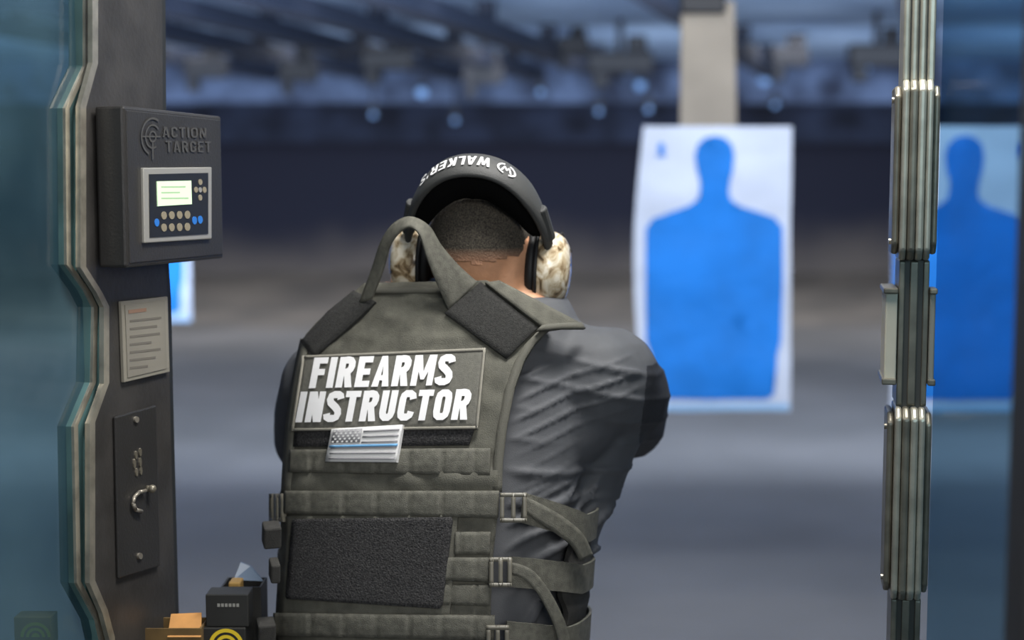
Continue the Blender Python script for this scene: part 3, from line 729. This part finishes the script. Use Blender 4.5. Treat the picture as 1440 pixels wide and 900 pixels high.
for s in (-1, 1): ell3(bm, H+hr*s*.076-zh*.02, (hr, vh, zh), (.010, .022, .034))
for S, E, Wt in ((SR, ER, WR), (SL, EL, WL)):
    limb(bm, [(S, .055), (E, .04), (Wt, .027)])
aim = V
for s, Wt, po in ((1, WR, .022), (-1, WL, -.026)):
    pc = G+U*po
    ell3(bm, pc-aim*.02, (U, aim, UP), (.017, .042, .044)); limb(bm, [(Wt, .027), (pc-aim*.03, .026)])
    for k, L in enumerate((.95, 1.05, 1.0, .82)):
        zz = UP*(.028-.020*k-(.006 if s < 0 else 0)); fw = .03+(.022 if s < 0 else 0)
        a = pc+zz+aim*.018; b = pc+zz+aim*(fw+.012)*L-U*po*.3; c = pc+zz+aim*(fw+.006)*L-U*po*1.5; d = pc+zz+aim*(fw-.025)-U*po*2.0
        limb(bm, [(a, .0095), (b, .009), (c, .0085), (d, .008)])
    a = pc-aim*.02+UP*.03; limb(bm, [(a, .012), (a+aim*.035+UP*.012+U*s*.006, .0105), (a+aim*.07+UP*.013, .009)])
for i in range(2): limb(bm, [(HIP[i], .085), (KN[i], .055), (AN[i], .04)]); limb(bm, [(AN[i]-UP*.04, .03), (AN[i]+V*.14-UP*.055, .028)])
bo = obj('body', remesh(bm, .0055, 5), M['skin'], person, True)
for s in (-1, 1):
    bm = bmesh.new(); sph(bm, H+vh*.089+hr*s*.031-zh*.008, .0115); obj('eye', bm, M['white'], person, True)
bm = bmesh.new(); ell3(bm, H, (hr, vh, zh), (.082, .103, .107), 90, 60)
for v in bm.verts:
    q = v.co-H; n_ = q.normalized()
    v.co += n_*(.0022*noise.noise(v.co*160)+.0014*noise.noise(v.co*320))
kill = []
for v in bm.verts:
    q = v.co-H; f, z = q.dot(vh), q.dot(zh)
    nape = -.028-.012*math.cos(q.dot(hr)*28)+.003*noise.noise(v.co*120)
    if (f < .02 and z < nape) or (f >= .02 and z < (f-.02)*1.2-.02): kill.append(v)
bmesh.ops.delete(bm, geom=kill, context='VERTS')
obj('hair', bm, M['hair'], person, True)
# shirt
bm = bmesh.new(); torso_loft(bm, .006, .80, 1.437)
limb(bm, [(NB-UP*.03+V*.012, .070), (NB-UP*.012+V*.012, .069)])
EM = SR.lerp(ER, .5)+Vector((.016, 0, .014))
limb(bm, [(C0+V*.115+U*.10+UP*1.345, .07), (SR, .086), (EM, .080), (ER, .064), (ER.lerp(WR, .5), .048), (WR, .034)])
limb(bm, [(SR, .086), (P(856, 530, 2.20), .080), (EM, .078)])
limb(bm, [(P(848, 596, 2.24), .070), (P(814, 680, 2.2), .064), (P(790, 760, 2.17), .056)])
limb(bm, [(C0+V*.115-U*.10+UP*1.345, .07), (SL, .080), (SL.lerp(EL, .5), .074), (EL, .058), (EL.lerp(WL, .5), .047), (WL, .034)])
limb(bm, [(SR+Vector((-.03, 0, -.05)), .075), (C0+V*.06+U*.15+UP*1.2, .07), (C0+V*.02+U*.14+UP*1.0, .07)])
me = remesh(bm, .0045, 34)
def ridge(s): return 1-abs(math.sin(math.pi*s))
def sm(t): t = min(1, max(0, t)); return t*t*(3-2*t)
for v in me.vertices:
    p = v.co; n_ = v.normal
    d = 0
    if p.x > -.02:
        m_ = sm((p.x+.02)/.05)
        m2 = m_*sm((2.42-p.y)/.14)
        if p.z > 1.11:
            top = 1-sm((p.z-1.325)/.05)
            low = sm((p.z-1.11)/.05)
            s0 = p.z+.16*(p.x-.1)
            s = s0/.042+.50*noise.noise(Vector((p.x*3.5, p.y*3.5, p.z*5)))
            k1 = sm(.80+1.2*noise.noise(Vector((p.x*5, p.y*5, p.z*9+5))))*(1-.7*sm((p.x-.175)/.03))
            d += (.0092*ridge(s)**2.6-.0012)*k1*m2*top*low
            s = (p.z-.34*(p.x-.02))/.027+.7*noise.noise(p*5)
            k2 = sm(.45+1.5*noise.noise(Vector((p.x*6+4, p.y*6, p.z*8))))*(1-sm((p.x-.15)/.06))
            d += .0050*ridge(s)**3*k2*m2*top*low
        if p.z < 1.18:
            w_ = sm((1.18-p.z)/.05)
            s = (p.z*.75-.6*p.x)/.036+1.2*noise.noise(p*6)
            d += (.012*ridge(s)**2.2-.0025)*w_*m_
    d += .0006*noise.noise(p*18)
    v.co = p+n_*d
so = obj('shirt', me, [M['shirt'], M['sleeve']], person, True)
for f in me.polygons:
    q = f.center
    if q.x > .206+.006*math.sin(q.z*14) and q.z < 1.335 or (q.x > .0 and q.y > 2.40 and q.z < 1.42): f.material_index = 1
bm = bmesh.new()
limb(bm, [(C0-U*.07+UP*.86, .125), (C0+U*.07+UP*.86, .125)])
for i in range(2): limb(bm, [(HIP[i], .11), (KN[i], .078), (AN[i], .062)])
obj('trousers', remesh(bm, .012, 5), M['pants'], person, True)
for i in range(2):
    bm = bmesh.new(); limb(bm, [(AN[i]+UP*.01, .05), (AN[i]-UP*.04, .05)]); limb(bm, [(AN[i]-UP*.045-V*.03, .045), (AN[i]-UP*.05+V*.15, .04)])
    me = remesh(bm, .01, 4)
    for v in me.vertices: v.co.z = max(v.co.z, 0.001)
    obj('shoe', me, M['shoe'], person, True)

# ------------------------------------------------------------------ tactical vest
BO = .028
bm = bmesh.new()
rows = [(512, 398, 684, 394), (497, 411, 724, 412), (470, 432, 764, 436), (446, 452, 785, 452), (430, 470, 764, 466), (423, 484, 744, 482), (417, 502, 730, 504), (409, 540, 717, 540), (402, 600, 705, 600), (398, 650, 700, 650), (396, 690, 700, 690), (395, 730, 699, 730), (392, 790, 692, 790), (388, 850, 690, 850), (384, 960, 690, 960), (382, 1060, 690, 1060)]
def rip(x, y):
    d = 0
    if 655 < y < 695: d += .007*math.sin((y-655)/40*math.pi)*(.6+.6*math.sin(x/17+math.sin(x/31)*1.7))
    if 840 < y < 870: d += .003*math.sin((y-840)/30*math.pi)*(.5+.5*math.sin(x/16))
    d += .0042*noise.noise(Vector((x/40, y/22, 0)))+.0012*noise.noise(Vector((x/14, y/12, 3)))
    return d
patch(bm, rows, BO, .03, 0, 7, 7, rip)
vest = obj('tactical_vest', bm, M['vest'], person)
vest['label'] = 'olive grey plate carrier vest with patches and webbing'
def vpart(name, fn, m, label=None):
    bm = bmesh.new(); fn(bm); o = obj(name, bm, m, vest)
    if label: o['label'] = label
    return o
vpart('shoulder_velcro', lambda b: patch(b, [(625, 440, 676, 396), (668, 472, 718, 430), (712, 504, 757, 460)], BO+.005, .004), M['velcro2'])
vpart('shoulder_velcro', lambda b: patch(b, [(497, 408, 528, 424), (460, 438, 488, 462), (422, 480, 440, 503)], BO+.005, .006), M['velcro2'])
vpart('shoulder_strap', lambda b: patch(b, [(682, 397, 702, 394), (727, 432, 750, 419), (762, 459, 800, 445), (774, 463, 822, 457)], BO+.009, .010), M['vest'])
vpart('strap_binding', lambda b: patch(b, [(754, 465, 762, 457), (790, 462, 786, 454), (824, 462, 818, 453)], BO+.013, .006), M['piping'])
def binding(L):
    return [(x-6, y, x+7, y) for x, y in L]
vpart('edge_binding', lambda b: patch(b, binding([(762, 466), (746, 482), (731, 506), (717, 545), (706, 600), (700, 650), (699, 692)]), BO+.004, .02, 0, 5), M['piping'])
vpart('edge_binding', lambda b: patch(b, binding([(428, 476), (422, 504), (414, 545), (407, 600), (403, 650), (401, 690)]), BO+.004, .02, 0, 5), M['piping'])
vpart('collar_binding', lambda b: patch(b, [(514, 404, 640, 402), (512, 412, 640, 411)], BO+.004, .006), M['piping'])
NQ = [(424, 500), (683, 489), (672, 603), (408, 606)]
def namepatch(b):
    patch(b, qrows(NQ), BO+.009, .006, 0)
    for s in ((0, 1, 0, .035), (0, 1, .965, 1), (0, .014, 0, 1), (.986, 1, 0, 1)): patch(b, qrows(sub(NQ, *s)), BO+.0105, .002, 2)
    q1 = [(434, 503), (641, 498), (641, 541), (434, 546)]; q2 = [(415, 551), (665, 547), (665, 590), (415, 594)]
    for s, q in (('FIREARMS', q1), ('INSTRUCTOR', q2)):
        append(b, text_bm(s, .2, .235, .085), lambda x, y: hit(*quad(q, x, y), BO+.012), 1)
vpart('name_patch', namepatch, [M['patch'], M['white'], M['patchedge']], 'olive patch with bold white lettering')
vpart('velcro_strip', lambda b: patch(b, [(414, 602, 668, 600), (412, 628, 659, 626)], BO+.005, .004), M['velcro'])
FQ = [(466, 603), (566, 597), (557, 650), (457, 649)]
def flag(b):
    patch(b, qrows(FQ), BO+.017, .009, 0)
    o1 = BO+.0182
    for k in range(6):
        y0 = .07+k*.155; patch(b, qrows(sub(FQ, .46 if y0 > .5 else .04, .97, y0, y0+.05)), o1, .0004, 1)
    patch(b, qrows(sub(FQ, .02, .98, .425, .495)), o1+.0004, .0004, 2)
    patch(b, qrows(sub(FQ, .03, .44, .56, .96)), o1+.0002, .0004, 1)
    for j in range(5):
        for i in range(6):
            x = .055+i*.066+(.030 if j % 2 else 0); y = .60+j*.08
            st = []
            for k in range(10):
                a = math.pi/2+k*math.pi/5; rr = 1 if k % 2 == 0 else .42
                st.append((x+.026*rr*math.cos(a), y+.046*rr*math.sin(a)))
            f = b.faces.new([b.verts.new(hit(*quad(FQ, *p), o1+.0007)) for p in st]); f.material_index = 0
vpart('flag_patch', flag, [M['flagwhite'], M['flagdark'], M['flagblue']], 'white and grey flag patch with one blue stripe')
def stitched(y0, y1, step, ph):
    return lambda x, y: -.0036*max(0, 1-abs(((x-ph) % step)-step/2)/4)+(.0014 if y0+4 < y < y1-4 else 0)+.0008*noise.noise(Vector((x/18, y/10, 2)))
def webrow(name, xl, xr, y0, y1, yr0=None, yr1=None, off=.007, step=46, ph=0):
    yr0 = y0 if yr0 is None else yr0; yr1 = y1 if yr1 is None else yr1
    vpart(name, lambda b: patch(b, [(xl, y0, xr, yr0), (xl-1, y1, xr-1, yr1)], BO+off, .007, 0, 4, 5, stitched(y0, y1, step, ph)), M['web'])
webrow('webbing', 406, 690, 632, 664, 630, 668)
webrow('webbing', 399, 702, 690, 722, 690, 728, .009)
webrow('webbing', 640, 690, 748, 780, 748, 780, .008, 26, 10)
webrow('webbing', 622, 690, 784, 816, 784, 818, .010, 34, 6)
webrow('webbing', 620, 690, 822, 850, 822, 852, .007, 34, 6)
webrow('webbing', 384, 696, 862, 894, 866, 900, .010)
vpart('pocket_panel', lambda b: patch(b, [(400, 726, 644, 724), (392, 866, 632, 868)], BO+.0065, .006, 0, 8, 8, lambda x, y: .001*noise.noise(Vector((x/20, y/20, 1)))), M['vest'])
vpart('velcro_panel', lambda b: patch(b, [(412, 730, 634, 727), (410, 735, 636, 733), (401, 838, 622, 850), (403, 842, 618, 856)], BO+.012, .005, 0, 8, 8, lambda x, y: .0012*noise.noise(Vector((x/6, y/6, 1)))), M['velcro'], 'dark fuzzy loop velcro panel')
def buckle(x0, x1, y0, y1, off=.018):
    def fn(b):
        t = 6
        for q in ((x0, x1, y0, y0+t), (x0, x1, y1-t, y1), (x0, x0+t, y0, y1), (x1-t, x1, y0, y1), ((x0+x1)/2-3, (x0+x1)/2+3, y0, y1)):
            patch(b, [(q[0], q[2], q[1], q[2]), (q[0], q[3], q[1], q[3])], BO+off, .006, 0, 4)
    vpart('buckle', fn, M['buckle'])
buckle(703, 741, 693, 735); buckle(688, 720, 784, 826); buckle(684, 716, 880, 912)
buckle(378, 398, 694, 734, .010)
def wrapstrap(name, pts, w, off, th_end, z_end, m=None):
    tz = []
    for x, y in pts:
        p = hit(x, y, off); tz.append((TZ(p, off), p.z))
    n = 14; a = tz[-1]
    for k in range(1, n+1): tz.append((a[0]+(th_end-a[0])*k/n, a[1]+(z_end-a[1])*k/n))
    fine = []
    for (t0, z0), (t1, z1) in zip(tz, tz[1:]):
        for k in range(3): fine.append((t0+(t1-t0)*k/3, z0+(z1-z0)*k/3))
    fine.append(tz[-1])
    def fn(b):
        for o0 in (off, off-.004):
            g = [[b.verts.new(W(t, z+w*(.5-i/4), o0)) for i in range(5)] for t, z in fine]
            grid_faces(b, g, 0)
        for e in (w/2, -w/2):
            g = [[b.verts.new(W(t, z+e, off)), b.verts.new(W(t, z+e, off-.004))] for t, z in fine]; grid_faces(b, g, 0)
    return vpart(name, fn, m or M['web'])
wrapstrap('side_strap', [(735, 714), (770, 724), (800, 734), (825, 744)], .042, .024, R(80), 1.08)
wrapstrap('side_strap', [(715, 804), (750, 807), (790, 811), (820, 815)], .042, .024, R(80), 1.0)
wrapstrap('side_strap', [(712, 895), (750, 898), (800, 902)], .042, .024, R(80), .93)
wrapstrap('side_strap', [(402, 712), (394, 712)], .036, .026, R(-260), 1.1)
wrapstrap('side_strap', [(402, 800), (394, 800)], .036, .026, R(-260), 1.02)
wrapstrap('side_strap', [(396, 880), (388, 880)], .036, .026, R(-260), .93)
def flank(b):
    g = []
    for j in range(24):
        z = 1.105-.21*j/23; row = []
        for i in range(9):
            th = R(-24+72*i/8)+.05*math.sin(j*.55); row.append(b.verts.new(W(th, z, .018+.002*math.sin(j*1.1))))
        g.append(row)
    grid_faces(b, g, 0, lambda co: co-nrm(co, .018)*.010)
vpart('side_panel', flank, M['cummer'])
def ribbon(name, pairs, m, thick=.0025, sub_=4, parent=None):
    def cr(a, b, c, d, t): return .5*((2*b)+(c-a)*t+(2*a-5*b+4*c-d)*t*t+(3*b-a-3*c+d)*t**3)
    st = []; n = len(pairs)
    for i in range(n-1):
        for k in range(sub_):
            t = k/sub_; st.append([cr(pairs[max(i-1, 0)][e], pairs[i][e], pairs[i+1][e], pairs[min(i+2, n-1)][e], t) for e in (0, 1)])
    st.append(list(pairs[-1]))
    bm = bmesh.new(); A = []; B = []
    for i, (a, b) in enumerate(st):
        c, d = st[min(i+1, len(st)-1)], st[max(i-1, 0)]
        nn = (b-a).cross((c[0]+c[1])-(d[0]+d[1])).normalized()*thick
        A.append([bm.verts.new(a.lerp(b, k/4)+nn) for k in range(5)]); B.append([bm.verts.new(a.lerp(b, k/4)-nn) for k in range(5)])
    grid_faces(bm, A, 0); grid_faces(bm, B, 0)
    for e in (0, 4):
        for i in range(len(st)-1): bm.faces.new((A[i][e], A[i+1][e], B[i+1][e], B[i][e]))
    for e in (0, len(st)-1):
        for k in range(4): bm.faces.new((A[e][k], A[e][k+1], B[e][k+1], B[e][k]))
    return obj(name, bm, m, parent or vest)
def pr(x0, y0, x1, y1, o=.034):
    return (hit(x0, y0, o), hit(x1, y1, o))
ribbon('strap_tail', [pr(738, 698, 738, 720), pr(767, 712, 760, 736), pr(796, 730, 784, 752), pr(820, 752, 804, 768), pr(834, 782, 816, 788)], M['web'], .0015)
ribbon('strap_tail', [pr(718, 790, 720, 808), pr(746, 800, 736, 814), pr(768, 824, 754, 832), pr(786, 856, 771, 862), pr(797, 884, 782, 890), pr(806, 930, 790, 930)], M['web'], .0015)
for (x, y, Y, sx, sz, a) in ((382, 752, 2.08, .026, .034, .3), (386, 802, 2.05, .014, .03, .3), (374, 886, 2.05, .026, .03, .3)):
    bm = bmesh.new(); box(bm, P(x, y, Y), (sx, .03, sz), a, .2); obj('strap_keeper', bm, M['cummer'], vest, bevel=.003)
ya = hit(514, 424, BO+.006).y; yb = hit(650, 414, BO+.006).y
hp_ = [(505, 426, 523, 421), (523, 378, 539, 380), (535, 342, 548, 347), (552, 316, 562, 327), (576, 305, 577, 320), (602, 317, 590, 331), (622, 347, 600, 362), (647, 375, 614, 398), (672, 397, 631, 436)]
pairs = []
for i, (a, b, c, d) in enumerate(hp_):
    t = i/(len(hp_)-1); Y = ya+(yb-ya)*t-.03*math.sin(math.pi*t)
    pairs.append((P(a, b, Y+.008), P(c, d, Y-.008)))
ribbon('drag_handle', pairs, M['web'], .0014, 6)

# ------------------------------------------------------------------ ear muffs
CR = P(775, 379, 2.215); CL = P(577, 368, 2.245)
mid = (CR+CL)/2
er = (CR-CL).normalized(); ev = Vector((-er.y, er.x, 0)).normalized(); ez = er.cross(ev).normalized()
mf = thing('ear_muffs', mid, 'ear muffs with black padded headband and tan camouflage cups', 'ear muffs')
half = (CR-CL).length/2
AT = R(36); upT = -ev*math.sin(AT)+ez*math.cos(AT); wv = ev*math.cos(AT)+ez*math.sin(AT)
RX, RZ = half*1.02, .194
def arch(b, w, o=0):
    c, s = math.cos(b), math.sin(b)
    k = (abs(c)**2.2+abs(s)**2.2)**(-1/2.2)
    p = mid+er*c*k*RX+upT*s*k*RZ; n_ = (er*c/RX+upT*s/RZ).normalized()
    return p+n_*o+wv*w
def bandmesh(sec_fn, b0, b1, n=48):
    bm = bmesh.new(); g = []
    for i in range(n+1):
        b = b0+(b1-b0)*i/n; g.append([bm.verts.new(arch(b, w, o)) for w, o in sec_fn(i/n)])
    m_ = len(g[0])
    for i in range(n):
        for k in range(m_): f = bm.faces.new((g[i][k], g[i][(k+1) % m_], g[i+1][(k+1) % m_], g[i+1][k])); f.smooth = True
    bm.faces.new(g[0]); bm.faces.new(g[-1][::-1]); return bm
def sec1(t):
    hw = .009+.016*min(1, math.sin(math.pi*t)*1.5)
    return [(-hw, -.007), (-hw-.002, -.003), (-hw, .001), (-hw*.5, .004), (0, .005), (hw*.5, .004), (hw, .001), (hw+.002, -.003), (hw, -.007), (0, -.008)]
hb = obj('headband', bandmesh(sec1, R(8), R(172)), M['band'], mf)
def sec2(t):
    s = math.sin(math.pi*t)
    hw = .007+.011*min(1, s*1.6); d = .014+.030*s**.6
    return [(-hw, -.006), (-hw-.002, -.012), (-hw, -.008-d), (hw, -.008-d), (hw+.002, -.012), (hw, -.006)]
obj('headband_pad', bandmesh(sec2, R(22), R(158)), M['pad'], mf)
bm = bmesh.new()
def bt(x, y): return arch(R(78)+(R(131)-R(78))*x, .0105-.0215*y, .0064)
append(bm, text_bm("WALKER'S", 0, .17, .12), bt, 0)
obj('lettering', bm, M['white'], hb)
bm = bmesh.new()
def be(x, y): return arch(R(60)+R(13)*x, .0115-.0235*y, .0064)
for i in range(20):
    if i in (4, 5, 14, 15): continue
    a, b = 2*math.pi*i/20, 2*math.pi*(i+1)/20
    bm.faces.new([bm.verts.new(be(.5+q*math.cos(t), .5+q*math.sin(t))) for q, t in ((.42, a), (.52, a), (.52, b), (.42, b))])
for p in ([(.20, .74), (.30, .74), (.42, .26), (.34, .26)], [(.34, .26), (.42, .26), (.54, .56), (.48, .64)], [(.58, .26), (.66, .26), (.52, .64), (.46, .56)], [(.80, .74), (.70, .74), (.58, .26), (.66, .26)]):
    bm.faces.new([bm.verts.new(be(x, y)) for x, y in p])
obj('emblem', bm, M['white'], hb)
for s, c in ((1, CR), (-1, CL)):
    ax = er*s
    def ring(bm, d, k, nn=40):
        return [bm.verts.new(c+ax*d+ev*math.cos(2*math.pi*i/nn)*.047*k+ez*math.sin(2*math.pi*i/nn)*.060*k) for i in range(nn)]
    def shell(bm, prof_):
        rs = [ring(bm, d, k) for d, k in prof_]; nn = len(rs[0])
        for a, b in zip(rs, rs[1:]):
            for i in range(nn): f = bm.faces.new((a[i], a[(i+1) % nn], b[(i+1) % nn], b[i])); f.smooth = True
        bm.faces.new(rs[0]); bm.faces.new(rs[-1])
    bm = bmesh.new(); shell(bm, ((-.024, .92), (-.022, .97), (-.012, 1.01), (.000, 1.0), (.011, .94), (.020, .82), (.026, .65), (.0295, .44), (.031, .2)))
    cup = obj('ear_cup', bm, M['camo'], mf)
    bm = bmesh.new(); shell(bm, ((-.017, .97), (-.018, 1.03), (-.023, 1.03), (-.0235, .9))); obj('cup_rim', bm, M['black'], cup)
    bm = bmesh.new(); shell(bm, ((-.023, .8), (-.0235, .96), (-.029, .99), (-.036, .93), (-.037, .7))); obj('ear_cushion', bm, M['black'], mf)
    bm = bmesh.new(); a = c-ez*.054+ax*.002-ev*.014; cyl(bm, a, a-ez*.011-ev*.004, .009, .008); obj('volume_knob', bm, M['black'], cup, bevel=.002)
    bm = bmesh.new()
    for w in (-.012, .012):
        pts = [arch(R(14) if s > 0 else R(166), w*.6, -.002), c+ez*.050+ax*.014+wv*w, c+ez*.022+ax*.029+wv*w]
        for p0, p1 in zip(pts, pts[1:]): cyl(bm, p0, p1, .0018, n=8); sph(bm, p1, .0018, 8, 6)
    obj('wire_arm', bm, M['black'], mf)
    bm = bmesh.new(); p0 = arch(R(18) if s > 0 else R(162), 0, 0); p1 = arch(R(36) if s > 0 else R(144), 0, .003)
    cyl(bm, p0, p1, .011, .010, 12); obj('slider', bm, M['band'], mf, bevel=.003)

# ------------------------------------------------------------------ pistol in the hands
pg = thing('pistol', G, 'dark pistol held out in both hands, hidden by the shooter', 'pistol')
rz = -PHI
bm = bmesh.new(); box(bm, G+UP*.058+aim*.07, (.026, .185, .03), rz); obj('slide', bm, M['gun'], pg, bevel=.003)
bm = bmesh.new(); box(bm, G+UP*.036+aim*.075, (.024, .16, .016), rz); obj('frame', bm, M['black'], pg, bevel=.002)
bm = bmesh.new(); box(bm, G-UP*.015-aim*.004, (.026, .042, .095), rz, R(-10)); obj('grip', bm, M['black'], pg, bevel=.005)
bm = bmesh.new(); a = G+UP*.012+aim*.03
pts = [a+UP*.015, a-UP*.012, a-UP*.014+aim*.03, a+UP*.015+aim*.045]
for p0, p1 in zip(pts, pts[1:]): cyl(bm, p0, p1, .004, n=8)
obj('trigger_guard', bm, M['black'], pg)
bm = bmesh.new(); a = G+UP*.06+aim*.163; cyl(bm, a, a+aim*.006, .007); obj('barrel', bm, M['gun'], pg)
for a, sz in ((-.01, (.02, .008, .008)), (.155, (.005, .006, .008))):
    bm = bmesh.new(); box(bm, G+UP*.076+aim*a, sz, rz); obj('sight', bm, M['gun'], pg)

# ------------------------------------------------------------------ lights
def area(name, loc, target_, sx, sy, e, c, spread=None):
    l = bpy.data.lights.new(name, 'AREA'); l.shape = 'RECTANGLE'; l.size = sx; l.size_y = sy; l.energy = e; l.color = c
    if spread: l.spread = spread
    o = bpy.data.objects.new(name, l); col.objects.link(o); o.location = loc
    o.rotation_euler = (Vector(target_)-Vector(loc)).to_track_quat('-Z', 'Y').to_euler(); return o
area('booth_light', (.35, 1.75, 2.85), (.05, 2.05, 1.2), 1.0, .4, 54, (1, .97, .93))
area('booth_fill', (.9, -1.2, 2.2), (0, 2.1, 1.35), 1.6, .9, 47, (1, .98, .95))
area('target_light', (.9, 3.3, 2.75), (1.1, 5.4, 1.3), 3.0, .5, 78, (.86, .93, 1))
area('range_light', (0, 8.6, 2.85), (0, 8.65, 0), 14, .3, 55, (.88, .93, 1), R(80))
area('range_light_mid', (0, 11.8, 2.85), (0, 12.2, 0), 14, .4, 115, (.98, .98, 1))
area('range_light_back', (0, 14.7, 2.85), (0, 15.4, 0), 14, .4, 105, (1, .98, .96), R(100))
area('range_light_near', (0, 5.0, 2.85), (0, 5.4, 0), 12, .4, 44, (1, .97, .93))
area('range_light_far', (0, 17.7, 2.85), (0, 19.2, .0), 14, .4, 145, (1, .97, .93))
area('ceiling_wash', (0, 7.0, 2.0), (0, 10.2, 2.9), 14, .6, 520, (.76, .87, 1))  # unseen light floating in mid-air, added to brighten the ceiling
area('baffle_wash', (0, 11.5, 1.9), (0, 14.5, 2.7), 14, .6, 115, (.76, .87, 1))  # another unseen floating light, added to lift the baffles
w = bpy.data.worlds.new('World'); scn.world = w; w.use_nodes = True
w.node_tree.nodes['Background'].inputs[0].default_value = (.76, .81, .9, 1); w.node_tree.nodes['Background'].inputs[1].default_value = .30

# ------------------------------------------------------------------ camera
cd = bpy.data.cameras.new('Camera'); cam = bpy.data.objects.new('Camera', cd); col.objects.link(cam)
cam.location = CAM; cam.rotation_euler = (math.pi/2-PITCH, 0, 0)
cd.lens = 50; cd.sensor_width = 36; cd.sensor_fit = 'HORIZONTAL'; cd.clip_end = 100
cd.dof.use_dof = True; cd.dof.focus_distance = 2.0; cd.dof.aperture_fstop = 2.0
scn.camera = cam
